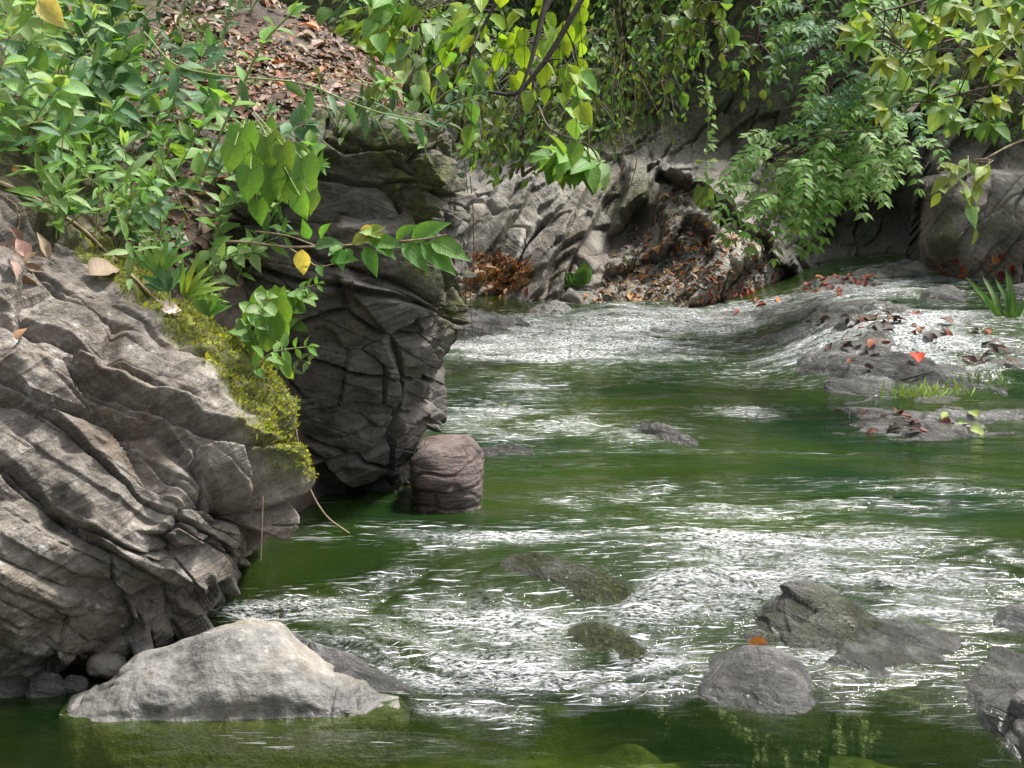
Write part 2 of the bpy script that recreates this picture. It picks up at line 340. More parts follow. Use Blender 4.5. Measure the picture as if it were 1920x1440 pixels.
def mid_moss(p, n):
    u, v = to_px(p)
    a = np.exp(-(((u - 790) / 70) ** 2 + ((v - 350) / 75) ** 2)) + 1.0 * np.exp(-(((u - 740) / 150) ** 2 + ((v - 235) / 50) ** 2)) + 0.8 * np.exp(-(((u - 845) / 30) ** 2 + ((v - 560) / 60) ** 2)) + 0.6 * np.exp(-(((u - 800) / 50) ** 2 + ((v - 500) / 30) ** 2))
    return np.clip(1.6 * a * ss(-0.5, 0.25, fbm(p * 4.5, 3, 66)), 0, 0.85)
MBX = [(186, 640, 730, 7.95, 8.5), (190, 605, 765, 7.78, 8.6), (200, 565, 805, 7.6, 8.7), (212, 545, 832, 7.5, 8.8), (225, 520, 850, 7.42, 8.9), (270, 500, 866, 7.32, 8.9), (340, 455, 876, 7.25, 8.9), (405, 445, 874, 7.24, 8.9), (440, 435, 862, 7.26, 8.9), (480, 435, 872, 7.22, 8.9), (545, 425, 880, 7.22, 8.9), (600, 415, 874, 7.25, 8.9),
       (670, 405, 852, 7.3, 8.9), (730, 405, 820, 7.34, 8.9), (800, 405, 790, 7.42, 8.8), (850, 405, 768, 7.5, 8.7), (900, 405, 750, 7.62, 8.6), (950, 415, 726, 7.74, 8.6), (1010, 425, 713, 7.8, 8.6)]
loft('dark_boulder', MBX, M['rock_dark'], lambda p: facets(p, R(20), (0.5, 0.6, 2.6), 22, .03, .03, .06, .1, .1) + .3 * facets(p, R(16), (0.9, 0.9, 10), 24, .016, .05, .018, .2, .1) + facets(p, R(14), (1.5, 1.5, 2.2), 23, .045, .13, .06, .1, .1) + gate(p, 1.2, 43) * facets(p, R(12), (3.4, 3.4, 5), 25, .026, .24, .03, .12, .1) + .7 * pits(p, 9) + .06 * fbm(p * 1.5, 3, 28) + .012 * fbm(p * 9, 3, 29) - .035,
     'tall dark cracked boulder with green patches rising behind the mossy ridge', 'boulder', 560, 460, 3.4, mid_moss)

# ------------------------------------------------------------------ low rocks: columns with a waterline and a crest
def ridge_rock(name, cols, mat, label, cat='rock', depth=0.5, base=None, nu=110, nv=60, bulge=0.7, disp=0.02, crack=0.012, cf=5.0, seed=0, moss=0.0, group=None, fa=0.55, wetk=1.0, skirt0=0.25, stretch=(1, 1, 1), facet=0.0):
    cols = sorted(cols); us = np.array([c[0] for c in cols], float); uu = np.linspace(us[0], us[-1], nu)
    vt = interp(us, [c[1] for c in cols], uu); vb = interp(us, [c[2] for c in cols], uu)
    F = GW(uu, vb) if base is None else G(uu, vb, base)
    hfrac = np.clip((vb - vt) / max((vb - vt).max(), 1), 0.02, 1)
    yc = F[:, 1] + depth * fa * np.sqrt(hfrac)
    C = P(uu, vt, yc); C[:, 2] = np.maximum(C[:, 2], F[:, 2] - 0.02)
    t = np.linspace(0, 1, nv); V = np.zeros((nu, nv, 3))
    tf = np.clip(t / 0.6, 0, 1); tb = np.clip((t - 0.6) / 0.4, 0, 1)
    prof = np.sin(tf * math.pi / 2) ** bulge
    for k in range(nu):
        f, c = F[k], C[k]; hgt = c[2] - f[2]; skirt = .03 + (skirt0 - .03) * min(1, max(0, hfrac[k] - .02) * 4)
        y = f[1] - .5 * skirt * np.clip(1 - tf / .12, 0, 1) + (c[1] - f[1]) * tf + depth * (1 - fa) * np.sqrt(hfrac[k]) * tb
        z = f[2] - skirt + (hgt + skirt) * (1 - (1 - np.clip(prof, 0, 1)) ** 1.0)
        # front skirt drops under the water, crest, then the back falls away
        zf = np.where(tf < 0.12, f[2] - skirt * (1 - tf / 0.12) ** 2, f[2] + hgt * np.sin(np.clip((tf - 0.12) / 0.88, 0, 1) * math.pi / 2) ** bulge)
        zb = c[2] - (hgt + skirt) * (1 - np.cos(tb * math.pi / 2))
        V[k, :, 0] = f[0] + (c[0] - f[0]) * tf; V[k, :, 1] = y; V[k, :, 2] = np.where(tb > 0, zb, zf)
    N = grid_normals(V); N[N[..., 2] < -0.3] *= 1
    p = V.reshape(-1, 3); q = p * np.array(stretch)
    f1, f2, idn = voro(q * cf + 0.3 * np.stack([fbm(q * 6, 2, seed), fbm(q * 6, 2, seed + 1), fbm(q * 6, 2, seed + 2)], -1), seed)
    vis = ss(-0.1, 0.35, fbm(p * 2.5, 2, seed + 4))
    d = disp * 1.6 * fbm(q * 3.2, 4, seed + 5) + disp * 0.5 * fbm(q * 13, 3, seed + 6) - crack * (1 - ss(0.0, 0.10, f2 - f1)) * vis + crack * (idn - 0.5) * vis
    if facet: d = d + facets(p, R(24), (1.6, 2.0, 3.2), seed + 30, facet, .16, facet * .8, .15) + .5 * facets(p, R(24), (4, 4, 7), seed + 33, facet, .14, facet * .5, .2)
    edge = np.minimum(1, np.minimum(np.arange(nu), nu - 1 - np.arange(nu)) / (0.06 * nu))[:, None]
    W = V + N * (d.reshape(nu, nv) * edge)[..., None]
    verts = W.reshape(-1, 3); wlv = water_level(verts[:, 0], verts[:, 1]) if base is None else base
    up = N.reshape(-1, 3)[:, 2]
    wet = wetk * (1 - ss(0.02, 0.10, verts[:, 2] - wlv + 0.03 * fbm(verts * 7, 2, 3)))
    ms = np.clip(moss * ss(-0.3, 0.4, fbm(p * 3, 3, seed + 8)) + 1.2 * ss(.0, -.05, verts[:, 2] - wlv), 0, 1)
    Q = grid_faces(nu, nv)
    me = mesh(name, verts, Q, {'moss': ms, 'wet': wet})
    ROCKS.setdefault(name, (verts, N.reshape(-1, 3)))
    return obj(name, me, mat, None, label, cat, group)

def stone(name, c, r, mat, label, cat='stone', rot=(0, 0, 0), seed=0, nu=48, nv=32, ex=2.6, k=0.12, group=None, moss=0.0):
    th = np.linspace(0, 2 * math.pi, nu, endpoint=False); ph = np.linspace(0.02, math.pi - 0.02, nv)
    T, H = np.meshgrid(th, ph, indexing='ij'); e = 2 / ex
    S = lambda a: np.sign(a) * np.abs(a) ** e
    V = np.stack([S(np.sin(H)) * S(np.cos(T)), S(np.sin(H)) * S(np.sin(T)), S(np.cos(H))], -1)
    p = V.reshape(-1, 3); V = V * (1 + k * fbm(p * 1.3 + seed, 3, seed) + 0.3 * k * fbm(p * 6 + seed, 3, seed + 2)).reshape(nu, nv, 1)
    f1, f2, idn = voro(p * 1.8 + seed, seed + 4)
    V = V * (1 - 0.25 * k * (1 - ss(0, 0.1, f2 - f1)).reshape(nu, nv, 1))
    V = V.reshape(-1, 3) * np.array(r); V = V @ np.array(Euler(rot).to_matrix()).T + np.array(c)
    wet = 1 - ss(0.02, 0.10, V[:, 2] - water_level(V[:, 0], V[:, 1]))
    me = mesh(name, V, grid_faces(nu, nv, True), {'moss': np.clip(moss * ss(-.2, .4, fbm(V * 4, 2, seed)), 0, 1), 'wet': wet})
    return obj(name, me, mat, None, label, cat, group)

# the block beside the dark boulder's foot
loft('banded_stone', [(826, 800, 870, 7.45, 7.8), (836, 785, 892, 7.36, 7.9), (870, 772, 904, 7.3, 7.95), (910, 768, 908, 7.28, 7.95), (945, 768, 908, 7.3, 7.95), (985, 775, 900, 7.35, 7.9)], M['rock_red'],
     lambda p: strata_disp(p, R(3), 0.075, 0.016, 0.014, (3, 3, 8), 0.012, 0.012, 0.02, 0.005, 33), 'rounded reddish banded block at the foot of the dark boulder', 'stone', 220, 150, 3.6)
# pale rock in front
ridge_rock('pale_rock', [(112, 1337, 1340), (135, 1304, 1345), (200, 1276, 1352), (260, 1236, 1356), (320, 1219, 1358), (345, 1206, 1358), (400, 1186, 1358), (470, 1174, 1356), (520, 1178, 1354), (560, 1210, 1352), (620, 1254, 1350), (680, 1286, 1348), (715, 1306, 1347), (745, 1308, 1346), (768, 1334, 1343)],
           M['rock_pale'], 'smooth pale grey ridge rock lying in front of the overhang', depth=0.8, bulge=0.42, disp=0.026, crack=0.012, cf=1.6, seed=4, nu=300, nv=150, fa=.5, stretch=(1, 1, 1.3))
ridge_rock('dark_rear_rock', [(500, 1190, 1230), (540, 1185, 1260), (600, 1204, 1295), (660, 1226, 1300), (700, 1250, 1300), (740, 1272, 1296), (782, 1290, 1293)], M['rock_river'], 'dark wet rock sloping down behind the pale ridge rock', depth=0.45, seed=5, fa=0.4)
for k, (u, v, Y, rx, ry, rz, rot, lb) in enumerate([
        (200, 1248, 5.50, .068, .06, .040, (0, .15, 0), 'small flat oval stone wedged under the overhang'),
        (268, 1218, 5.52, .036, .05, .024, (0, -.1, .4), 'little tan pebble on top of the wedged stones'),
        (86, 1306, 5.36, .070, .07, .080, (0, .2, .1), 'blue grey upright stone standing at the waterline'),
        (10, 1316, 5.38, .10, .10, .10, (0, 0, .2), 'dark stone cut off at the edge beside the upright stone'),
        (140, 1292, 5.40, .045, .05, .042, (.1, .1, 0), 'small brown stone between the upright stone and pale rock'),
        (-60, 1275, 5.75, .22, .2, .16, (0, 0, .1), 'shadowed stone deep under the overhang'),
        (120, 1262, 5.78, .16, .12, .10, (0, .1, .3), 'dark stone propping up the overhang')]):
    stone('wedged_stone', P(u, v, Y), (rx, ry, rz), M['rock_pale'] if k in (0, 1) else M['rock_river'], lb, rot=rot, seed=40 + k)
# rocks in the broken water
RR = M['rock_river']
ridge_rock('wet_ridge_rock', [(890, 1078, 1084), (920, 1062, 1084), (960, 1045, 1082), (1000, 1040, 1085), (1060, 1050, 1110), (1110, 1066, 1130), (1160, 1085, 1142), (1210, 1118, 1144), (1245, 1138, 1142)], RR, 'low olive rock ridge awash in the middle of the rapids', depth=0.40, seed=6, moss=.8, disp=.010, bulge=.8)
ridge_rock('submerged_rock', [(1040, 1205, 1212), (1060, 1180, 1210), (1100, 1168, 1215), (1150, 1175, 1225), (1190, 1198, 1245), (1230, 1235, 1255), (1255, 1252, 1257)], RR, 'small brown edged rock with water sliding over it', depth=0.30, seed=7, moss=.7, disp=.010, bulge=.8)
ridge_rock('peaked_rock', [(1375, 1195, 1205), (1400, 1160, 1222), (1440, 1125, 1232), (1480, 1098, 1236), (1520, 1096, 1240), (1560, 1112, 1244), (1620, 1145, 1250), (1680, 1180, 1255), (1740, 1215, 1258), (1790, 1250, 1262)], RR, 'broad peaked grey rock splitting the current', depth=0.78, fa=.52, seed=8, moss=.45, disp=.014, bulge=.9, facet=.004, nu=200, nv=90)
ridge_rock('rounded_rock', [(1302, 1262, 1275), (1320, 1235, 1310), (1360, 1216, 1330), (1410, 1210, 1345), (1450, 1212, 1354), (1490, 1235, 1356), (1525, 1280, 1356), (1550, 1335, 1352)], RR, 'rounded cracked grey rock in front of the peaked rock', depth=0.85, fa=.56, seed=9, disp=.022, crack=.006, cf=3, bulge=.8, nu=160, nv=90)
ridge_rock('dome_rock', [(1850, 1175, 1186), (1875, 1145, 1192), (1910, 1134, 1196), (1960, 1132, 1198), (2010, 1150, 1196), (2040, 1185, 1192)], RR, 'smooth grey dome rock at the far edge of the rapids', depth=0.35, seed=10)
ridge_rock('flat_rock', [(1540, 1268, 1274), (1580, 1252, 1276), (1630, 1240, 1278), (1690, 1246, 1276), (1740, 1262, 1272)], RR, 'flat grey rock barely above water behind the rounded rock', depth=0.3, seed=13)
ridge_rock('low_rock', [(850, 852, 857), (890, 840, 858), (940, 836, 858), (985, 842, 856), (1010, 852, 855)], RR, 'low grey rock beside the banded block', depth=0.5, seed=14)
ridge_rock('foam_rock', [(1180, 800, 806), (1215, 788, 815), (1250, 794, 830), (1290, 820, 834), (1310, 832, 835)], RR, 'small grey rock with foam around it in the green pool', depth=0.4, seed=15)
# ledge of rocks on the far right
ridge_rock('lower_ledge_rock', [(1560, 808, 812), (1600, 798, 818), (1660, 788, 828), (1720, 782, 830), (1780, 782, 828), (1840, 788, 820), (1880, 798, 815), (1915, 809, 812)], RR, 'long low ledge rock with debris above the green pool', depth=1.2, seed=16, disp=.035, nu=170, nv=90)
ridge_rock('middle_ledge_rock', [(1480, 692, 700), (1520, 676, 712), (1570, 664, 722), (1640, 660, 730), (1720, 668, 738), (1800, 690, 742), (1860, 715, 745), (1900, 738, 745)], RR, 'flat dark slab carrying a single red leaf', depth=1.3, seed=17, disp=.04, nu=170, nv=90)
ridge_rock('pool_stone', [(1725, 555, 562), (1745, 544, 566), (1775, 538, 567), (1800, 548, 566), (1815, 560, 563)], RR, 'white topped stone in the upper pool', depth=0.6, seed=22, disp=.03)
ridge_rock('corner_stone', [(1875, 552, 560), (1895, 536, 564), (1930, 530, 566), (1970, 545, 562)], RR, 'stone at the far corner of the upper pool', depth=0.6, seed=23, disp=.03)
ridge_rock('tan_stone', [(1680, 505, 512), (1700, 492, 514), (1735, 488, 514), (1765, 492, 510), (1790, 505, 508)], M['rock_far'], 'tan stone at the foot of the cliff', depth=0.7, seed=24, disp=.04)
# bank stones at the head of the riffle
ridge_rock('bank_rock', [(820, 590, 630), (875, 586, 640), (920, 590, 635), (960, 600, 622), (1000, 610, 615)], RR, 'grey rock at the water edge beside the dark boulder', depth=1.2, seed=25, disp=.05)
ridge_rock('bank_boulder', [(980, 588, 594), (1005, 572, 594), (1035, 562, 592), (1060, 568, 588), (1078, 580, 584)], M['rock_pale'], 'small pale boulder at the head of the white riffle', depth=0.7, seed=26, disp=.04)

# ------------------------------------------------------------------ broken shelves lying about at water level
def point_in(poly, u, v):
    poly = np.array(poly, float); c = np.zeros(u.shape, bool); j = len(poly) - 1
    for i in range(len(poly)):
        c ^= ((poly[i, 1] > v) != (poly[j, 1] > v)) & (u < (poly[j, 0] - poly[i, 0]) * (v - poly[i, 1]) / (poly[j, 1] - poly[i, 1] + 1e-9) + poly[i, 0]); j = i
    return c
def shelf(name, poly, pools, mat, label, amp=.05, bias=.01, cell=(1.6, 2.2, 1), seed=0, n=(260, 220), moss=.4, th=0.0, edge=.25, damp=None, blur=1):
    g = np.array([GW(u, v) for u, v in poly])[:, :2]; lo, hi = g.min(0) - .3, g.max(0) + .3
    X, Y = np.meshgrid(np.linspace(lo[0], hi[0], n[0]), np.linspace(lo[1], hi[1], n[1]), indexing='ij'); W = water_level(X, Y)
    p = np.stack([X, Y, X * 0], -1).reshape(-1, 3)
    # distance inside the outline (metres), negative outside
    A, B = g, np.roll(g, -1, 0); dmin = np.full(X.shape, 9.0)
    for a, b in zip(A, B):
        ab = b - a; t = np.clip(((X - a[0]) * ab[0] + (Y - a[1]) * ab[1]) / max(ab @ ab, 1e-9), 0, 1); dmin = np.minimum(dmin, np.hypot(X - a[0] - t * ab[0], Y - a[1] - t * ab[1]))
    sgn = np.where(point_in(g, X.copy(), Y.copy()), 1, -1) * dmin + .12 * fbm(p * 2.3, 3, seed + 3).reshape(X.shape)
    h = bias + (amp * 1.3 * fbm(p * [1.1, 2.0, 1], 4, seed + 5) + facets(p @ np.array([[math.cos(th), math.sin(th), 0], [-math.sin(th), math.cos(th), 0], [0, 0, 1]]), 0, cell, seed, amp * .6, .06, amp * .4, .3) + amp * .35 * fbm(p * 8, 3, seed + 6)).reshape(X.shape)
    for _ in range(blur): h = (h + np.roll(h, 1, 0) + np.roll(h, -1, 0) + np.roll(h, 1, 1) + np.roll(h, -1, 1)) / 5
    h = h + (amp * .12 * fbm(p * 16, 2, seed + 9)).reshape(X.shape)
    for u, v, ru, rv, dz in pools:
        c = GW(u, v); rx = abs(GW(u + ru, v)[0] - c[0]); ry = .5 * abs(GW(u, v - rv)[1] - GW(u, v + rv)[1]); h = h - dz * np.exp(-(((X - c[0]) / rx) ** 2 + ((Y - c[1]) / ry) ** 2))
    Z = W + h - 1.4 * ss(edge * .7, -edge * 1.4, sgn)
    verts = np.stack([X, Y, Z], -1).reshape(-1, 3); hh = (Z - W).ravel()
    me = mesh(name, verts, grid_faces(*n), {'moss': np.clip(moss * ss(.02, -.06, hh) + .25 * moss * fbm(p * 2, 2, 4), 0, 1), 'wet': (1 - ss(.03, .14, hh)) if damp is None else np.clip(damp + .5 * fbm(p * 1.5, 3, seed + 8), 0, 1)})
    return obj(name, me, mat, None, label, 'rock')
shelf('rock_shelf', [(1110, 648), (1300, 580), (1560, 516), (1920, 468), (2050, 470), (2050, 770), (1900, 815), (1620, 832), (1500, 720), (1370, 650)], [(1800, 560, 140, 20, .22), (1400, 665, 90, 25, .16), (1320, 610, 60, 14, .08), (1830, 720, 50, 12, .07), (1900, 600, 90, 12, .12), (1560, 745, 90, 14, .1)], M['rock_shelf'], 'broad broken rock shelf awash below the cliff', .06, .002, (1.8, 3.2, 1), 210, (400, 360), 1.0, .35, damp=.75)
shelf('sunken_ledge', [(1370, 1190), (1480, 1100), (1560, 1096), (1960, 1220), (2060, 1420), (1900, 1440), (1760, 1310), (1560, 1275), (1400, 1235)], [], RR, 'olive ledge running under thin water beside the peaked rock', .035, .022, (2.5, 3.5, 1), 220, (260, 190), 1.0, -.5, .14, blur=2)
shelf('sloping_ledge', [(1795, 1210), (1850, 1192), (1960, 1225), (2080, 1300), (2090, 1440), (1920, 1440), (1870, 1390), (1800, 1330), (1762, 1285)], [(1850, 1290, 30, 12, .03)], RR, 'low grey ledge of wet slabs sloping into the pool corner', .03, .045, (2.2, 3.0, 1), 250, (220, 200), .9, -.7, .1)
shelf('sunken_ledge', [(880, 1085), (1000, 1042), (1250, 1140), (1260, 1250), (1050, 1220), (900, 1130)], [], M['bed'], 'drowned rock ledge in the middle of the rapids', .02, -.055, (2.5, 3.5, 1), 230, (160, 140), 1.0, -.4, .2, blur=3)
shelf('gravel_ledge', [(820, 700), (960, 690), (1060, 790), (1310, 835), (1150, 815), (1000, 850), (840, 850)], [], M['bed'], 'shallow grey ledge under ripples beside the banded block', .014, -.03, (2, 3, 1), 240, (180, 160), .6, .3, .6, blur=3)

# ------------------------------------------------------------------ far bank and cliffs (a surface whose distance varies over the picture)
CT = [(-400, 620, 15.5), (-400, 0, 17), (-400, -1250, 21.5), (860, 640, 14.8), (860, 560, 16.0), (870, 480, 16.6), (880, 380, 17.0), (900, 300, 17.8), (1000, 600, 15.2), (1000, 540, 15.8), (1000, 470, 16.2), (1010, 380, 16.8), (1100, 330, 17.2),
      (1100, 420, 16.6), (1060, 500, 15.9), (1150, 560, 15.4), (1180, 440, 16.9), (1240, 380, 16.7), (1240, 330, 17.4), (1200, 620, 14.9), (1300, 440, 16.0), (1300, 540, 15.4), (1300, 610, 15.0), (1340, 390, 16.9), (1400, 480, 16.0), (1400, 560, 15.6), (1470, 500, 16.4), (1460, 430, 17.9), (1500, 560, 16.8),
      (1540, 470, 18.2), (1540, 350, 18.6), (1650, 470, 18.4), (1700, 430, 18.3), (1720, 520, 17.6), (1740, 450, 17.0), (1740, 350, 17.2), (1830, 450, 16.9), (1920, 440, 16.6), (1920, 330, 16.9), (1920, 540, 16.5), (1600, 580, 17.6), (1800, 560, 17.0),
      (960, 200, 18.6), (1150, 200, 18.4), (1250, 250, 17.9), (1320, 200, 18.6), (1420, 220, 18.4), (1400, 100, 19.0), (1500, 100, 18.8), (1100, 0, 19.4), (1400, -200, 19.8), (1900, 0, 18.0), (1800, 200, 17.6), (2300, 500, 15.2), (2300, 0, 16.5), (2800, 600, 12), (2800, -400, 14), (2300, -1250, 21.5), (900, -1250, 22.5), (1400, -600, 20.8), (600, 0, 18), (500, 400, 16.5), (600, 620, 15.3), (2800, -1250, 18)]
_far = RBF([(a, b) for a, b, c in CT], [c for a, b, c in CT], 1e-5)
nu, nv = 560, 460
uu = np.concatenate([np.linspace(-400, 840, 50, endpoint=False), np.linspace(840, 1960, 400, endpoint=False), np.linspace(1960, 2800, 70)])
vv = np.concatenate([np.linspace(-1250, -40, 70, endpoint=False), np.linspace(-40, 660, 330)])
U, Vv = np.meshgrid(uu, vv, indexing='ij'); Yf = _far(U, Vv)
def side(a, b): return ((U - a[0]) * (b[1] - a[1]) - (Vv - a[1]) * (b[0] - a[0])) / -math.hypot(b[0] - a[0], b[1] - a[1])
wob = 8 * fbm(np.stack([U / 60, Vv / 60, U * 0], -1), 3, 44)
pl = side((1060, 600), (1240, 318)) + wob; pr = -side((1240, 318), (1490, 512)) + wob
Yf = Yf - 0.75 * ss(-12, 12, pl) * ss(-12, 12, pr) * ss(300, 325, Vv)
for la, lb_, wd, k_ in (((985, 585), (1112, 322), 75, .55), ((905, 520), (1010, 318), 60, .35), ((1045, 540), (1150, 340), 40, .3)):
    dd = side(la, lb_) + wob; Yf = Yf - k_ * ss(-wd, 0, dd) * ss(9, -2, dd) * ss(300, 345, Vv) * ss(600, 560, Vv)
w1 = side((1140, 440), (1190, 300)) + wob; w2 = -side((1268, 290), (1200, 440)) + wob; Yf = Yf - .5 * ss(-6, 6, w1) * ss(-6, 6, -w2) * ss(285, 310, Vv) * ss(450, 425, Vv) * ss(7, -7, pl)
Yf = Yf - 1.0 * ss(-9, 9, U - 1722 + .13 * (Vv - 420) + wob) * ss(20, 200, Vv)
V = P(U, Vv, Yf); N = grid_normals(V); N = np.where((N[..., 1] > 0)[..., None], -N, N)
p = V.reshape(-1, 3)
d = facets(p, R(-58), (0.35, 0.8, 1.6), 91, .07, .12, .08, .2, .2) + facets(p, R(-52), (1.3, 1.8, 4.5), 93, .022, .16, .03, .25, .2) + .03 * fbm(p * 5, 4, 17) + .06 * fbm(p * .9, 2, 18)
V = V + np.array([0.1, -0.86, 0.5]) * d.reshape(len(uu), len(vv))[..., None]
FAR = V; FARN = N
u_, v_ = to_px(V.reshape(-1, 3))
_nz = fbm(V.reshape(-1, 3) * 1.4, 3, 55)
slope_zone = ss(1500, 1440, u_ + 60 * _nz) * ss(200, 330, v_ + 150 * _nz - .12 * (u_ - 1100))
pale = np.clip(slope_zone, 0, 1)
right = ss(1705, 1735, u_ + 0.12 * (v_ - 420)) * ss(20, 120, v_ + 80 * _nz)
dim = lambda a, b, c, d_: np.exp(-(((u_ - a) / b) ** 2 + ((v_ - c) / d_) ** 2))
ms = np.clip(0.9 * dim(1190, 60, 380, 55) + 0.5 * dim(1560, 90, 440, 60) + .6 * dim(1780, 40, 430, 60) + 0.8 * ss(330, 240, v_) + 0.35 * fbm(p * 1.2, 3, 5), 0, 0.9)
fmask = np.maximum(pale, right)
far_faces = grid_faces(len(uu), len(vv))[:, ::-1]
# two materials: pale broken slope, dark cliff
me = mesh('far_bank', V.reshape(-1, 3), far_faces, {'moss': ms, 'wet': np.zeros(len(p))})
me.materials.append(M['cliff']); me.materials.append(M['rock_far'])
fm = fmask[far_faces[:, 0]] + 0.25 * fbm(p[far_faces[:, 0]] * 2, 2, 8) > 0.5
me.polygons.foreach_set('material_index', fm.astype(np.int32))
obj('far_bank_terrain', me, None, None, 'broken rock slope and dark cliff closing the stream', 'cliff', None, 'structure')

# ------------------------------------------------------------------ hillside behind the boulders
HC = [(-300, 330, 6.6), (0, 350, 6.6), (100, 440, 6.6), (200, 520, 6.6), (300, 590, 6.7), (400, 640, 6.75), (480, 700, 6.8), (520, 800, 6.95), (60, 250, 7.2), (200, 380, 7.2), (330, 470, 7.2), (430, 540, 7.2), (500, 560, 7.3), (510, 420, 7.6), (400, 330, 7.8), (250, 250, 8.0), (520, 260, 8.2), (560, 200, 8.4), (640, 190, 8.7), (760, 205, 8.8), (840, 225, 8.9),
      (100, 130, 8.4), (300, 120, 9.0), (450, 110, 9.3), (600, 130, 9.5), (740, 170, 9.8), (830, 205, 10.0), (300, 20, 10), (450, 10, 10.2), (560, 20, 10.4), (650, 80, 10.6), (800, 200, 11.0), (0, 0, 9.6), (-300, 100, 8.4), (-300, -200, 10)]
pts = np.array([P(a, b, c) for a, b, c in HC])
pts = np.vstack([pts, [(-6, 7, 4.2), (-6, 10, 5.5), (-6, 16, 7), (-3, 16, 4), (-1.2, 14, 2.2), (-4, 5, 2.5), (-6, 4, 3.5), (-6, 0, 4), (-4, 1, 2.0)]])
_hill = RBF(pts[:, :2], pts[:, 2], 1e-5)
def hill_z(x, y):
    z = _hill(x, y)
    xb = np.interp(y, [0, 5, 6.2, 7.0, 7.8, 8.8, 10, 12, 14, 16], [-2.6, -2.2, -1.35, -1.15, -1.05, -0.85, -0.72, -1.0, -1.3, -1.8])
    return z - 8.0 * np.maximum(0, x - xb) * ss(0, 0.2, x - xb) - 2.0 * ss(6.7, 6.2, y) * ss(-2.6, -1.9, x)
xs = np.concatenate([np.linspace(-7, -2.6, 50, endpoint=False), np.linspace(-2.6, 0.2, 240)]); ys = np.concatenate([np.linspace(0, 6.0, 30, endpoint=False), np.linspace(6.0, 11, 300, endpoint=False), np.linspace(11, 16, 50)])
X, Y = np.meshgrid(xs, ys, indexing='ij'); Z = hill_z(X, Y)
pp = np.stack([X, Y, Z], -1).reshape(-1, 3)
Z = Z + (0.05 * fbm(pp * 2.2, 4, 31) + 0.015 * fbm(pp * 9, 3, 32)).reshape(X.shape)
V = np.stack([X, Y, Z], -1); HILL = V
me = mesh('hillside', V.reshape(-1, 3), grid_faces(len(xs), len(ys)), {'moss': np.clip(0.9 * ss(0, .5, fbm(pp * 1.7, 3, 12)), 0, 1), 'wet': np.zeros(len(pp))})
obj('hillside', me, M['soil'], None, 'steep earth slope strewn with dead leaves above the boulders', 'hillside', None, 'structure')

# ------------------------------------------------------------------ vegetation: leaf shapes
from mathutils.bvhtree import BVHTree
def leaf_mesh(name, prof, nseg=6, fold=0.18, droop=0.25, wave=0.0, mat=None):
    # prof: half-width over length at positions t; length 1 along +Y, normal +Z
    ts = np.linspace(0, 1, nseg + 1); w = np.interp(ts, [p[0] for p in prof], [p[1] for p in prof])
    V, L = [], []
    for t, h in zip(ts, w):
        yy = t - (0.12 if prof[0][1] > 0.2 and t == 0 else 0) * 0
        zc = -droop * t * t
        for sx in (-1, 0, 1):
            V.append((sx * h, yy, zc + abs(sx) * h * fold * 2 + (wave * math.sin(t * 14 + sx) if sx else 0))); L.append((sx, t))
    Fc = []
    for k in range(nseg):
        a = k * 3
        Fc += [(a, a + 1, a + 4, a + 3), (a + 1, a + 2, a + 5, a + 4)]
    V = np.array(V, float)
    if prof[0][1] > 0.15:                    # heart: lobes reach back past the stalk
        V[0, 1] -= 0.16; V[2, 1] -= 0.16
    me = mesh(name, V, Fc, {'across': np.array([l[0] for l in L], float), 'along': np.array([l[1] for l in L], float)})
    if mat: me.materials.append(mat)
    return me, V, np.array(Fc), np.array(L, float)
def leaf_mat(name, single, rough=0.5, trans=0.42, vein=0.22):
    m, n, l, bs = new_mat(name); b = NB(m)
    if single: col = b.node('ShaderNodeObjectInfo').outputs['Color']
    else: col = b.attr('col', False)
    ac, al = b.math('ABSOLUTE', b.attr('across')), b.attr('along')
    rib = b.ramp(ac, (0.0, 1.0), (0.10, 0.0))
    side = b.math('SINE', b.math('MULTIPLY', b.math('SUBTRACT', al, b.math('MULTIPLY', ac, 0.16)), 52.0))
    side = b.ramp(side, (0.75, 0.0), (1.0, 1.0))
    vn = b.math('MAXIMUM', rib, b.math('MULTIPLY', side, 0.55))
    co = b.coord()
    c = b.mix(b.math('MULTIPLY', vn, vein), col, b.mix(0.5, col, (0.42, 0.5, 0.16)))
    c = b.mix(0.5, c, b.ramp(b.noise(co, 5 if single else 9, 4, 0.6), (0.3, 0.62), (0.7, 1.35)), 'MULTIPLY')
    c = b.mix(b.ramp(b.noise(co, 16 if single else 30, 2), (0.66, 0.0), (0.72, 0.55)), c, (0.09, 0.06, 0.02))
    b.put(bs.inputs['Base Color'], c); bs.inputs['Roughness'].default_value = rough; bs.inputs['Specular IOR Level'].default_value = 0.28
    b.put(bs.inputs['Normal'], b.bump(vn, 0.3, 0.012))
    tr = b.node('ShaderNodeBsdfTranslucent'); b.put(tr.inputs['Color'], b.mix(0.75, c, (1.5, 1.35, 0.45), 'MULTIPLY'))
    mx = b.node('ShaderNodeMixShader'); mx.inputs[0].default_value = trans
    b.l.new(bs.outputs[0], mx.inputs[1]); b.l.new(tr.outputs[0], mx.inputs[2]); b.l.new(mx.outputs[0], n['Material Output'].inputs['Surface'])
    return m
M['leaf'] = leaf_mat('leaf', True); M['leaf_mass'] = leaf_mat('leaf_mass', False)
M['dead'] = leaf_mat('dead_leaf', True, 0.6, 0.12, 0.25); M['dead_mass'] = leaf_mat('dead_leaf_mass', False, 0.6, 0.12, 0.25)
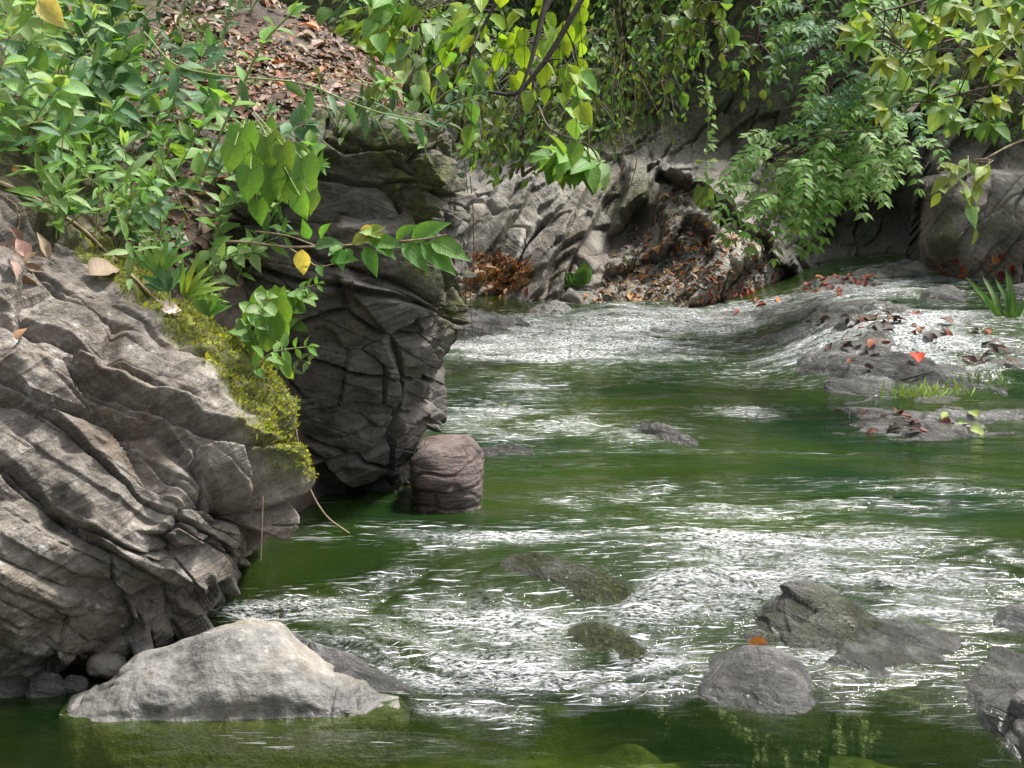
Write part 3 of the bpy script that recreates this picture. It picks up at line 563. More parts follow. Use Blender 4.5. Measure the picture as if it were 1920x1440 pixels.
PROF = {
    'lance': [(0, .02), (.15, .10), (.4, .155), (.7, .10), (.9, .035), (1, .0)],
    'ovate': [(0, .02), (.12, .15), (.35, .25), (.6, .20), (.85, .07), (1, .0)],
    'broad': [(0, .03), (.12, .22), (.35, .34), (.6, .29), (.85, .11), (1, .0)],
    'heart': [(0, .30), (.12, .40), (.35, .44), (.6, .31), (.85, .10), (1, .0)],
    'round': [(0, .24), (.15, .40), (.45, .48), (.75, .38), (.93, .17), (1, .02)],
    'spoon': [(0, .02), (.3, .09), (.6, .21), (.8, .20), (.94, .08), (1, .0)],
    'blade': [(0, .03), (.3, .055), (.6, .05), (.85, .025), (1, .0)]}
LEAF = {}
for k, pr in PROF.items():
    for dead in (0, 1):
        LEAF[k, dead] = leaf_mesh(('dry_' if dead else '') + k + '_leaf', pr, 6, 0.30 if dead else 0.26 if k in ('heart', 'round', 'broad') else 0.17, 0.35 if dead else (0.5 if k == 'blade' else 0.34 if k in ('heart', 'round') else 0.2), 0.03 if dead else 0.018, M['dead'] if dead else M['leaf'])
def unit(a):
    a = np.asarray(a, float); return a / max(np.linalg.norm(a), 1e-9)
def frame(pos, d, nrm, size, wide=1.0):
    y = unit(d); x = np.cross(y, unit(nrm)); x = x if np.linalg.norm(x) > 1e-3 else np.array([1., 0, 0]); x = unit(x); z = np.cross(x, y)
    m = np.eye(4); m[:3, 0] = x * size * wide; m[:3, 1] = y * size; m[:3, 2] = z * size; m[:3, 3] = pos
    return m
def vary(c, k=0.18, h=0.10):
    c = np.array(c) * (1 + rng.uniform(-k, k)); c = c * (1 + rng.uniform(-h, h, 3)); return tuple(np.clip(c, 0, 1))
def leaf_mass(name, leaves, parent, mat, kind='stuff', **kw):
    VV, FF, CC, AA, LL = [], [], [], [], []; o = 0
    for m, shape, dead, col in leaves:
        _, V, Fc, L = LEAF[shape, dead]
        VV.append(V @ m[:3, :3].T + m[:3, 3]); FF.append(Fc + o); o += len(V); CC.append(np.tile(col, (len(V), 1))); AA.append(L[:, 0]); LL.append(L[:, 1])
    me = mesh(name, np.concatenate(VV), np.concatenate(FF), {'col': np.concatenate(CC), 'across': np.concatenate(AA), 'along': np.concatenate(LL)})
    return obj(name, me, mat, parent, kind=kind, **kw)
def emit_leaves(root, leaves, most=300):
    """leaves: (matrix, shape, dead, colour); the largest in view become leaf parts, the rest one foliage part"""
    base = np.array(root.location)
    def sz(l):
        u, v = to_px(l[0][:3, 3]); inn = (-40 < u < 1960) and (-60 < v < 1460)
        return (np.linalg.norm(l[0][:3, 1]) / max(l[0][1, 3], .1)) * (1 if inn else 0.01)
    leaves = sorted(leaves, key=sz, reverse=True)
    for m, shape, dead, col in leaves[:most]:
        o = bpy.data.objects.new('leaf', LEAF[shape, dead][0]); COL.objects.link(o); o.parent = root
        mm = m.copy(); mm[:3, 3] -= base; o.matrix_local = Matrix(mm.tolist()); o.color = (*col, 1)
    if len(leaves) > most:
        rest = []
        for m, shape, dead, col in leaves[most:]:
            mm = m.copy(); mm[:3, 3] -= base; rest.append((mm, shape, dead, col))
        leaf_mass('foliage', rest, root, M['leaf_mass'])
def tube(pts, r0, r1, ns=6):
    pts = np.asarray(pts, float); n = len(pts); t = np.gradient(pts, axis=0); t /= np.maximum(np.linalg.norm(t, axis=1, keepdims=True), 1e-9)
    up = np.array([0.13, 0.31, 0.94]); V = []
    for k in range(n):
        x = unit(np.cross(t[k], up)); y = np.cross(t[k], x); r = r0 + (r1 - r0) * k / max(n - 1, 1)
        for a in range(ns): V.append(pts[k] + r * (math.cos(a * 2 * math.pi / ns) * x + math.sin(a * 2 * math.pi / ns) * y))
    Fc = [(k * ns + a, k * ns + (a + 1) % ns, (k + 1) * ns + (a + 1) % ns, (k + 1) * ns + a) for k in range(n - 1) for a in range(ns)]
    return np.array(V), np.array(Fc)
def tubes(name, lst, mat, parent=None, base=(0, 0, 0), **kw):
    VV, FF, o = [], [], 0
    for pts, r0, r1 in lst:
        V, Fc = tube(pts, r0, r1); VV.append(V - np.array(base)); FF.append(Fc + o); o += len(V)
    me = mesh(name, np.concatenate(VV), np.concatenate(FF)); return obj(name, me, mat, parent, **kw)
def curve(ctrl, n=12):
    c = np.asarray(ctrl, float); t = np.linspace(0, len(c) - 1, n); k = np.arange(len(c), dtype=float)
    return np.stack([interp(k, c[:, a], t) for a in range(3)], -1)
def bark(name, a, b_):
    m, n, l, bs = new_mat(name); b = NB(m); b.put(bs.inputs['Base Color'], b.ramp(b.noise(b.coord(), 30, 4), (0.35, a), (0.65, b_))); bs.inputs['Roughness'].default_value = 0.8; return m
M['stem'] = bark('green_stem', (0.17, 0.24, 0.08), (0.30, 0.36, 0.15)); M['twig'] = bark('twig_bark', (0.05, 0.035, 0.022), (0.12, 0.085, 0.055)); M['root'] = bark('dry_root', (0.22, 0.16, 0.10), (0.38, 0.30, 0.20)); M['darkbark'] = bark('dark_bark', (0.018, 0.014, 0.010), (0.05, 0.04, 0.028))
def plant(name, base, label, cat='plant', group=None):
    o = bpy.data.objects.new(name, None); o.empty_display_size = 0.05; COL.objects.link(o); o.location = tuple(float(x) for x in base); tag(o, label, cat, group); return o

dg = bpy.context.evaluated_depsgraph_get()
BV = {o.name: BVHTree.FromObject(o, dg) for o in list(COL.objects) if o.type == 'MESH'}
def cast(u, v, only=None):
    dx, dy, dz = ray(u, v); d = Vector((float(dx), float(dy), float(dz))).normalized(); best = None
    for nme, bv in BV.items():
        if only and not any(nme.startswith(x) for x in only): continue
        h = bv.ray_cast(Vector((0, 0, CAM_H)), d)
        if h[0] is not None and (best is None or h[3] < best[2]):
            nn = h[1] if h[1].dot(d) < 0 else -h[1]; best = (np.array(h[0]), np.array(nn), h[3], nme)
    return best
GREEN = {'fresh': (0.15, 0.30, 0.06), 'blue': (0.10, 0.215, 0.095), 'deep': (0.05, 0.12, 0.04), 'yellow': (0.24, 0.31, 0.07), 'lime': (0.22, 0.36, 0.03), 'olive': (0.095, 0.14, 0.035), 'pale': (0.24, 0.37, 0.14), 'gold': (0.55, 0.42, 0.10)}
BROWN = [(0.13, 0.08, 0.055), (0.19, 0.12, 0.085), (0.27, 0.185, 0.135), (0.08, 0.05, 0.038), (0.34, 0.27, 0.21), (0.18, 0.07, 0.04)]
RED = [(0.34, 0.035, 0.02), (0.42, 0.075, 0.02), (0.16, 0.02, 0.025), (0.10, 0.02, 0.025), (0.50, 0.16, 0.05), (0.22, 0.05, 0.03)]

def opposite_leaves(path, shape, size, pairs, col, start=0.2, spread=0.9, lift=0.15, taper=0.35, faceup=1.0, tip=True, alt=False, k=.18, cam_face=0.45):
    out = []; n = len(path); tang = np.gradient(path, axis=0)
    a0 = rng.uniform(0, math.pi)
    for i in range(pairs):
        t = start + (1 - start) * i / max(pairs - 1, 1) * 0.97; f = t * (n - 1); j = min(int(f), n - 2); pos = path[j] + (path[j + 1] - path[j]) * (f - j); tg = unit(tang[j])
        side = unit(np.cross(tg, [0, 1, 0.25]) + 1e-6); oth = np.cross(tg, side); a = a0 + i * (1.57 if not alt else 2.4) + rng.normal(0, .2)
        a = a * 0.35 if abs(tg[2]) < 0.6 else a
        s = size * (1 - taper * t) * rng.uniform(.8, 1.15)
        for sg in ((1, -1) if not alt else ((1,) if i % 2 else (-1,))):
            d = sg * (math.cos(a) * side + math.sin(a) * oth); d = unit(d * spread + tg * 0.45 + np.array([0, 0, lift]) + rng.normal(0, .14, 3))
            nr = np.array([0, -cam_face, faceup]) + rng.normal(0, .25, 3)
            out.append((frame(pos + d * s * 0.08, d, nr, s), shape, 0, vary(col, k)))
    if tip:
        for q in range(2):
            d = unit(tang[-1] / np.linalg.norm(tang[-1]) + rng.normal(0, .3, 3)); out.append((frame(path[-1], d, np.array([0, -.5, 1]) + rng.normal(0, .3, 3), size * (1 - taper) * .8), shape, 0, vary(col, k)))
    return out
HILLN = ('hillside', 'layered_boulder', 'dark_boulder')

# the tall pale stem that leans out over the slope
pth = curve([P(368, 352, 6.9), P(410, 258, 6.85), P(455, 160, 6.8), P(495, 80, 6.75), P(548, 24, 6.7)], 24)
o = plant('leaning_stem_plant', pth[0], 'tall pale green stem with paired leaves leaning out over the slope')
tubes('stem', [(pth, .0075, .004)], M['stem'], o, pth[0])
emit_leaves(o, opposite_leaves(pth, 'ovate', .135, 9, (0.17, 0.32, 0.07), .05, .9, .12, .25))
# the vine that crosses it
pth = curve([P(270, 60, 7.4), P(330, 122, 7.3), P(400, 140, 7.2), P(560, 155, 7.1), P(640, 185, 7.0), P(715, 212, 6.95), P(790, 226, 6.9)], 30)
o = plant('trailing_vine', pth[0], 'thin trailing vine crossing behind the leaning stem with drooping leaves', 'vine')
tubes('stem', [(pth, .0045, .003)], M['stem'], o, pth[0])
lv = opposite_leaves(pth, 'lance', .15, 13, (0.085, 0.19, 0.075), .1, .6, -.75, .15, .4, alt=True, cam_face=1.0)
emit_leaves(o, lv)
# the branch that reaches in front of the dark boulder
pth = curve([P(425, 452, 6.75), P(480, 456, 6.7), P(540, 463, 6.62), P(620, 462, 6.55), P(700, 455, 6.5), P(780, 450, 6.45), P(838, 440, 6.4)], 30)
o = plant('reaching_branch', pth[0], 'thin twig with pointed green leaves reaching across the dark boulder', 'branch')
p2_ = curve([P(480, 434, 6.75), P(530, 440, 6.65), P(590, 460, 6.58)], 10); p3_ = curve([P(540, 463, 6.6), P(570, 482, 6.55), P(600, 500, 6.5), P(650, 488, 6.5)], 10)
tubes('stem', [(pth, .006, .003), (p2_, .004, .003), (p3_, .003, .002)], M['root'], o, pth[0])
lv = []
for u, v, du, dv, L_, c in [(578, 448, -8, -28, .085, 'fresh'), (600, 446, 12, -26, .09, 'fresh'), (590, 462, 50, -14, .12, 'blue'), (640, 462, -20, 8, .09, 'fresh'), (635, 466, 6, 36, .10, 'fresh'), (660, 456, 60, -28, .13, 'yellow'), (650, 466, 12, 28, .07, 'fresh'),
                        (685, 462, 18, 46, .12, 'fresh'), (705, 458, 36, 22, .10, 'fresh'), (690, 452, 70, 4, .14, 'fresh'), (680, 440, 40, -20, .10, 'yellow'), (742, 450, 30, -28, .11, 'fresh'), (770, 452, 58, -36, .17, 'fresh'), (755, 456, 46, 46, .15, 'fresh'), (790, 456, 60, 50, .17, 'fresh'), (808, 452, 62, 24, .17, 'fresh'), (596, 498, 6, 14, .06, 'fresh'), (620, 488, 40, -6, .12, 'fresh'), (715, 444, -24, -10, .10, 'yellow')]:
    p_ = P(u, v, 6.5); d = P(u + du, v + dv, 6.46 - rng.uniform(0, .05)) - p_
    lv.append((frame(p_, d, np.array([rng.normal(0, .15), -1.0, .75]), L_ * 1.12), 'ovate', 0, vary(GREEN[c] if c != 'fresh' else (0.12, 0.27, 0.055), .12)))
lv.append((frame(P(566, 468, 6.52), np.array([.03, 0, -1]), np.array([0, -1, .15]), .105), 'broad', 0, (0.62, 0.52, 0.14)))
lv.append((frame(P(676, 430, 6.48), np.array([.9, 0, -.2]), np.array([0, -1, .4]), .07), 'broad', 0, (0.6, 0.5, 0.12)))
emit_leaves(o, lv)
# heart leaves
o = plant('heart_leaf_vine', P(470, 235, 7.0), 'vine with large ribbed heart shaped leaves hanging beside the dark boulder', 'vine'); bs_ = np.array(o.location)
lv, tb = [], []
for u, v, L_, tx in [(455, 258, .20, .1), (500, 275, .19, .25), (478, 300, .23, .0), (520, 310, .17, .1), (545, 318, .18, .2), (566, 315, .20, .15), (505, 335, .19, .05), (540, 345, .15, 0), (575, 345, .17, .1), (562, 385, .13, .2), (580, 378, .12, .1), (470, 335, .17, -.1), (530, 290, .14, .3), (440, 290, .15, -.2), (482, 395, .13, .2)]:
    p_ = P(u, v - 18, 6.75 + rng.uniform(-.1, .15)); lv.append((frame(p_, np.array([tx, -.25, -1]), np.array([rng.normal(.1, .35), -1, .35]), L_ * .8), 'heart', 0, vary((0.135, 0.27, 0.05), .25)))
    tb.append((curve([bs_ + rng.normal(0, .03, 3), 0.5 * (bs_ + p_) + [0, 0, .04], p_], 7), .003, .002))
tubes('stem', tb, M['stem'], o, bs_); emit_leaves(o, lv)
# round leaves at the end of the ridge
o = plant('round_leaf_plant', P(505, 640, 6.6), 'round leaved creeper climbing the end of the mossy ridge', 'plant'); bs_ = np.array(o.location); lv, tb = [], []
for u, v, L_ in [(500, 560, .105), (520, 575, .11), (495, 585, .10), (515, 610, .10), (490, 612, .08), (478, 640, .075), (500, 640, .07), (525, 555, .08), (530, 700, .05), (518, 685, .05), (540, 705, .045), (470, 600, .05)]:
    p_ = P(u, v - 14, 6.35 + rng.uniform(-.06, .06)); lv.append((frame(p_, np.array([rng.normal(.1, .3), -.2, -1]), np.array([rng.normal(0, .3), -1, .6]), L_), 'round', 0, vary((0.16, 0.30, 0.05), .2)))
    tb.append((curve([bs_, 0.5 * (bs_ + p_) + [0.02, 0, .05], p_], 6), .002, .0015))
tubes('stem', tb, M['stem'], o, bs_); emit_leaves(o, lv)
# fan shaped seedlings
for k, (u, v, n_, L_, lean, c, lb) in enumerate([(345, 556, 8, .16, .75, 'lime', 'pale fan of narrow leaflets spreading from the mossy ridge'), (300, 512, 7, .14, -.1, 'fresh', 'upright fan leaved seedling behind the pale fan'), (385, 590, 9, .11, .3, 'fresh', 'low tuft of pointed leaves at the ridge end'), (318, 545, 6, .13, -.4, 'blue', 'small bluish tuft between the two fan seedlings')]):
    b_ = P(u, v, 6.38); o = plant('fan_seedling', b_, lb); lv = []
    for q in range(n_):
        a = (q / (n_ - 1) - .5) * 1.5 + lean; d = np.array([math.sin(a), -.15 + rng.normal(0, .1), math.cos(a) * .75])
        lv.append((frame(b_, d, np.array([0, -1, .5]), L_ * rng.uniform(.8, 1.1), 1.5 if k < 2 else 1.0), 'blade' if k < 2 else 'lance', 0, vary((0.22, 0.34, 0.05) if c == 'lime' else GREEN[c], .15)))
    tubes('stem', [(np.array([b_ - [0, 0, .06], b_]), .004, .003)], M['stem'], o, b_); emit_leaves(o, lv)
# yellowing big leaf at the top corner
o = plant('yellow_leaf_sapling', P(70, 130, 7.2), 'sapling with one large yellowing leaf at the top corner of the slope', 'plant'); bs_ = np.array(o.location)
pth = curve([bs_, P(80, 60, 7.1), P(78, 8, 7.05)], 8); tubes('stem', [(pth, .005, .003)], M['stem'], o, bs_)
emit_leaves(o, [(frame(P(72, 2, 7.0), np.array([.8, -.2, -.75]), np.array([0, -1, .5]), .155), 'broad', 0, (0.60, 0.50, 0.17)), (frame(P(60, 20, 7.0), np.array([-.6, -.2, -.6]), np.array([0, -1, .8]), .14), 'ovate', 0, (0.16, 0.3, 0.06)), (frame(P(75, 50, 7.0), np.array([.6, -.2, -.2]), np.array([0, -1, .8]), .13), 'ovate', 0, (0.2, 0.34, 0.06)), (frame(P(80, 90, 7.0), np.array([-.3, -.2, -.8]), np.array([0, -1, .4]), .2), 'broad', 0, (0.13, 0.26, 0.05))])
# the understorey on the slope
zones = [  # u, v polygon-ish boxes: u0, u1, v0, v1, count, leaf size, shapes, colours
    (-40, 200, 40, 190, 16, .13, ('ovate', 'lance', 'broad'), ('fresh', 'lime', 'pale', 'yellow'), 'near slope top corner'),
    (-60, 330, -40, 60, 20, .13, ('ovate', 'lance', 'broad'), ('fresh', 'pale', 'blue'), 'along slope top edge'),
    (-40, 180, 180, 330, 18, .14, ('ovate', 'lance', 'broad'), ('fresh', 'blue', 'pale'), 'above layered boulder'),
    (150, 400, 190, 330, 18, .145, ('ovate', 'lance', 'broad'), ('blue', 'fresh', 'blue', 'deep'), 'in mid slope'),
    (90, 350, 330, 470, 24, .115, ('ovate', 'lance'), ('fresh', 'blue', 'pale', 'fresh'), 'along upper ridge'),
    (230, 480, 420, 560, 16, .09, ('ovate', 'lance'), ('fresh', 'pale', 'blue'), 'at mossy ridge foot'),
    (340, 560, 290, 440, 12, .105, ('ovate', 'lance', 'broad'), ('fresh', 'olive', 'blue'), 'below heart leaved vine'),
    (210, 420, 70, 190, 10, .10, ('lance', 'ovate'), ('deep', 'blue', 'olive'), 'among dead leaves'),
    (600, 860, 195, 300, 12, .075, ('ovate', 'lance'), ('olive', 'fresh', 'deep'), 'on dark boulder crown'),
    (420, 560, 560, 720, 8, .06, ('ovate', 'round'), ('pale', 'fresh'), 'on ridge end moss')]
HEI = {'lance': 'narrow', 'ovate': 'oval', 'broad': 'broad', 'round': 'round'}; TINT = {'fresh': 'bright green', 'blue': 'bluish', 'pale': 'pale', 'lime': 'lime', 'yellow': 'yellowish', 'olive': 'olive', 'deep': 'dark'}
for zi, (u0, u1, v0, v1, cnt, L_, shp, cols, where) in enumerate(zones):
    for q in range(cnt):
        h = cast(rng.uniform(u0, u1), rng.uniform(v0, v1), HILLN)
        if h is None: continue
        b_ = h[0]; sh = shp[rng.integers(len(shp))]; cn = cols[rng.integers(len(cols))]
        hgt = rng.uniform(.16, .46) * L_ / .12; size = L_ * 1.22 * rng.uniform(.75, 1.25)
        top = b_ + np.array([rng.normal(.10, .12), -rng.uniform(.05, .25), hgt]); mid_ = 0.5 * (b_ + top) + [rng.normal(0, .03), 0, .04]
        pth = curve([b_, mid_, top], 9)
        npair = int(rng.integers(4, 8)); lean = abs(top[0] - b_[0]) > .13
        lb = f"{'tall' if hgt > .34 else 'short'} {'leaning' if lean else 'upright'} plant with {['', '', '', '', 'four', 'five', 'six', 'seven'][npair]} pairs of {'long ' if size > .15 else ''}{HEI[sh]} {TINT[cn]} leaves {where}"
        o = plant('understorey_plant', b_, lb, 'plant', 'understorey plants on the slope')
        tubes('stem', [(pth, .004, .002)], M['stem'], o, b_)
        emit_leaves(o, opposite_leaves(pth, sh, size, npair - 1, GREEN[cn], .15, .95, .05, .3, cam_face=.75))
# ferns in the top corner and beyond the crest
for k, (u, v, n_, L_, lb) in enumerate([(110, 130, 6, .42, 'feathery fern near the top corner of the slope'), (210, 170, 5, .38, 'dark fern beside the dead leaves'), (470, 20, 6, .40, 'fern on the crest of the slope'), (730, 130, 5, .40, 'drooping fern at the far end of the crest'), (30, 200, 5, .4, 'fern at the edge above the layered boulder')]):
    h = cast(u, v, HILLN)
    if h is None: continue
    b_ = h[0]; o = plant('fern', b_, lb, 'fern'); lv, tb = [], []
    for q in range(n_):
        a = rng.uniform(-1.9, 1.9); d = np.array([math.sin(a), -abs(math.cos(a)) * .7, .75]); tip = b_ + d * L_ + [0, 0, -.1]; pth = curve([b_, b_ + d * L_ * .55 + [0, 0, .08], tip], 12); tb.append((pth, .003, .001)); tg = np.gradient(pth, axis=0)
        for i in range(2, 12):
            for sg in (-1, 1):
                sd_ = sg * unit(np.cross(tg[i], [0, -.4, 1])); lv.append((frame(pth[i], unit(sd_ + .4 * unit(tg[i])), np.array([0, -.5, 1]), .10 * (1.15 - i / 12), 1.2), 'blade', 0, vary(GREEN['olive'] if k != 0 else (0.11, 0.2, 0.04), .15)))
    tubes('stem', tb, M['stem'], o, b_); emit_leaves(o, lv)

# ------------------------------------------------------------------ shrubs and trees: limbs, twigs, leaves within an outline
def inside(poly, n, seed):
    r = np.random.default_rng(seed); poly = np.array(poly, float); out = []; lo, hi = poly.min(0), poly.max(0)
    while len(out) < n:
        q = r.uniform(lo, hi); c = False; j = len(poly) - 1
        for i in range(len(poly)):
            if (poly[i, 1] > q[1]) != (poly[j, 1] > q[1]) and q[0] < (poly[j, 0] - poly[i, 0]) * (q[1] - poly[i, 1]) / (poly[j, 1] - poly[i, 1]) + poly[i, 0]: c = not c
            j = i
        if c: out.append(q)
    return np.array(out)
def shrub(name, poly, y0, y1, root, limbs, n, style, size, cols, label, cat='shrub', seed=0, most=300, droop=.35, flow=(-.5, 0, -.3), barkm='twig', trans=None, lr=.02, group=None, k=.2):
    base = np.asarray(root, float); o = plant(name, base, label, cat, group); lp = [curve([base] + [P(*q) for q in L], 16) for L in limbs]
    allp = np.concatenate(lp); tips = inside(poly, n, seed); lv, tb = [], [(q, lr, lr * .35) for q in lp]
    for u, v in tips:
        pos = P(u, v, rng.uniform(y0, y1)); near = allp[np.argmin(np.linalg.norm(allp - pos, axis=1))]
        dv = pos - near; dl = np.linalg.norm(dv)
        if dl > .05: tb.append((curve([near, near + dv * .5 + [0, 0, .08 * dl], pos], 6), .006, .003))
        d0 = unit(np.array(flow) + (dv / max(dl, .1)) * .6 + rng.normal(0, .35, 3)); cc = cols[rng.integers(len(cols))]
        if style == 'pinnate':
            L_ = size * 4.2; pth = curve([pos, pos + d0 * L_ * .5 + [0, 0, .03], pos + d0 * L_ + [0, 0, -droop * L_]], 9); tb.append((pth, .003, .0015)); tg = np.gradient(pth, axis=0)
            for i in range(1, 9):
                for sg in (-1, 1):
                    sdv = sg * unit(np.cross(tg[i], [0, -.7, 1])); lv.append((frame(pth[i], unit(sdv + .55 * unit(tg[i]) + rng.normal(0, .12, 3) + [0, 0, -.1]), np.array([0, -.7, 1]) + rng.normal(0, .25, 3), size * rng.uniform(.8, 1.2)), 'ovate', 0, vary(GREEN[cc], k)))
            lv.append((frame(pth[-1], d0 + [0, 0, -.3], np.array([0, -.7, 1]), size), 'ovate', 0, vary(GREEN[cc], k)))
        elif style == 'rosette':
            m_ = int(rng.integers(5, 8)); ax = unit(d0 + [0, -.3, .2]); s1 = unit(np.cross(ax, [0.2, .1, 1])); s2 = np.cross(ax, s1); a0 = rng.uniform(0, 6)
            for i in range(m_):
                a = a0 + i * 6.283 / m_; d = unit((math.cos(a) * s1 + math.sin(a) * s2) + ax * .55 + [0, 0, -droop]); lv.append((frame(pos, d, np.array([0, -.6, 1]) + rng.normal(0, .25, 3), size * rng.uniform(.7, 1.15)), 'ovate' if i % 3 else 'broad', 0, vary(GREEN[cc], k)))
        else:                                # single leaves along a short twig
            L_ = size * 2.2; pth = curve([pos, pos + d0 * L_ * .5, pos + d0 * L_ + [0, 0, -droop * L_]], 6); tb.append((pth, .003, .0015))
            for i in range(1, 6):
                d = unit(d0 + rng.normal(0, .6, 3) + [0, 0, -droop]); lv.append((frame(pth[i], d, np.array([0, -.7, .9]) + rng.normal(0, .35, 3), size * rng.uniform(.7, 1.2)), style, 0, vary(GREEN[cc], k)))
    tubes('branch', tb, M[barkm], o, base); emit_leaves(o, lv, most); return o
shrub('pinnate_shrub', [(1480, -60), (1500, 60), (1510, 150), (1560, 240), (1640, 260), (1700, 250), (1740, 180), (1720, -60)], 13.6, 15.2, P(1800, -200, 15.6), [[(1700, -60, 15), (1600, 60, 14.6), (1540, 160, 14.4)], [(1720, 40, 15), (1680, 160, 14.6), (1640, 240, 14.4)]], 100, 'pinnate', .09, ('fresh', 'fresh', 'blue'), 'dense feathery green shrub hanging down the dark cliff', seed=1)
shrub('pinnate_shrub', [(1410, 290), (1440, 270), (1560, 240), (1700, 230), (1715, 290), (1640, 330), (1545, 370), (1430, 395), (1400, 340)], 13.0, 14.6, P(1780, 120, 15.6), [[(1700, 210, 15), (1560, 270, 14.3), (1440, 300, 13.8)], [(1680, 240, 14.8), (1560, 330, 14.2), (1450, 370, 13.9)]], 90, 'pinnate', .09, ('fresh', 'fresh', 'pale'), 'lowest feathery spray of shrub reaching out over the ledge', seed=2)
shrub('yellow_green_shrub', [(1580, 60), (1640, -50), (1960, -50), (1960, 250), (1880, 240), (1800, 230), (1700, 235), (1610, 230)], 10.6, 12.2, P(2150, 60, 12.2), [[(2000, 60, 11.8), (1860, 60, 11.4), (1700, 100, 11.2)], [(2000, 150, 11.6), (1880, 160, 11.2), (1740, 190, 11)], [(1960, 0, 12), (1800, -10, 11.8), (1660, 20, 11.6)]], 60, 'rosette', .155, ('yellow', 'fresh', 'pale', 'pale', 'yellow'), 'large leaved yellow green shrub leaning in from the stream bank', seed=3, droop=.25)
shrub('hanging_twig', [(1730, 290), (1800, 270), (1870, 300), (1860, 330), (1740, 330)], 10.4, 10.8, P(2000, 235, 11.2), [[(1900, 270, 10.9), (1840, 300, 10.7), (1760, 325, 10.6)]], 6, 'ovate', .14, ('yellow', 'pale'), 'pale twig with a few yellow leaves below the yellow green shrub', 'branch', seed=4, droop=.6, lr=.01, barkm='root')
shrub('lime_tree', [(850, -40), (1110, -40), (1110, 60), (1110, 150), (1050, 110), (960, 90), (880, 130)], 8.8, 9.8, P(1200, -220, 9.6), [[(1090, 0, 9.1), (1010, 130, 9.0), (960, 178, 8.95), (915, 172, 8.95)], [(1020, 20, 9.1), (1000, 100, 9.0), (970, 190, 8.9)], [(960, -40, 9.3), (900, 60, 9.2)]], 18, 'broad', .14, ('lime', 'lime', 'lime', 'fresh'), 'dark branched tree with big glowing lime leaves above the stream', 'tree', seed=5, barkm='darkbark', droop=.5, lr=.022, flow=(-.1, -.2, -.5))
shrub('olive_thicket', [(620, -40), (900, -40), (960, 120), (900, 300), (870, 230), (800, 190), (700, 100)], 11.0, 13.0, P(800, 330, 13.0), [[(820, 240, 12.6), (800, 120, 12.2), (740, 20, 12)], [(860, 260, 12.6), (880, 120, 12), (880, 0, 12)]], 170, 'ovate', .095, ('olive', 'deep', 'olive', 'fresh'), 'tangled olive thicket behind the crest of the dark boulder', seed=6)
shrub('bright_sapling', [(700, -20), (830, -20), (850, 90), (760, 110), (700, 40)], 10.6, 11.4, P(820, 250, 11.6), [[(800, 140, 11.2), (770, 60, 11), (740, 0, 11)]], 22, 'broad', .16, ('pale', 'lime', 'fresh'), 'sapling with pale sunlit leaves behind the slope crest', 'sapling', seed=7)
shrub('bank_bush', [(930, 60), (1140, 40), (1160, 230), (1090, 290), (960, 310), (890, 260)], 14.0, 16.0, P(980, 330, 16.6), [[(980, 250, 16), (1000, 150, 15.4), (1060, 60, 15)], [(1040, 280, 16), (1100, 180, 15.2)]], 190, 'ovate', .10, ('olive', 'fresh', 'deep', 'olive'), 'leafy green bush growing at the top of the rock slope', seed=8)
shrub('whorled_sprig', [(1020, 255), (1070, 240), (1140, 290), (1130, 310), (1040, 300)], 12.4, 12.9, P(1010, 200, 13.4), [[(1030, 240, 12.8), (1100, 270, 12.6)]], 7, 'rosette', .26, ('fresh', 'fresh', 'pale'), 'sprig of whorled broad leaves hanging before the pale slabs', 'branch', seed=9, lr=.01)
shrub('creeper_curtain', [(1130, -40), (1290, -40), (1300, 120), (1260, 210), (1150, 200), (1120, 80)], 15.2, 16.8, P(1200, -260, 17.5), [[(1160, -40, 16.5), (1170, 120, 16.2)], [(1230, -40, 16.6), (1250, 150, 16.3)]], 115, 'spoon', .085, ('fresh', 'olive', 'olive', 'deep'), 'curtain of small leaved creepers over the gully', 'creeper', seed=10, droop=.8, flow=(0, -.2, -.8))
shrub('cliff_shrub', [(1270, -40), (1390, -40), (1380, 90), (1330, 120), (1290, 90)], 14.4, 15.4, P(1340, -220, 16.4), [[(1330, -60, 15.4), (1330, 40, 15)]], 26, 'broad', .14, ('olive', 'fresh', 'olive'), 'shrub with drooping oval leaves at the top of the cliff', seed=11, droop=.9)
shrub('dark_cliff_bush', [(1370, 20), (1480, -40), (1500, 60), (1460, 130), (1390, 140)], 16.0, 17.6, P(1430, -200, 18.4), [[(1430, -40, 17.6), (1420, 80, 17)]], 28, 'ovate', .11, ('deep', 'deep', 'olive'), 'dark little leaved bush in the cleft of the cliff', seed=12)
shrub('cliff_top_bush', [(1720, -40), (1960, -40), (1960, 270), (1900, 250), (1880, 200), (1760, 190), (1700, 120)], 15.2, 16.6, P(2000, -200, 17), [[(1900, -40, 16.6), (1860, 120, 16)], [(1960, 60, 16.4), (1930, 300, 15.8)]], 110, 'ovate', .11, ('fresh', 'blue', 'olive'), 'shaded bush behind the yellow green shrub', seed=13)
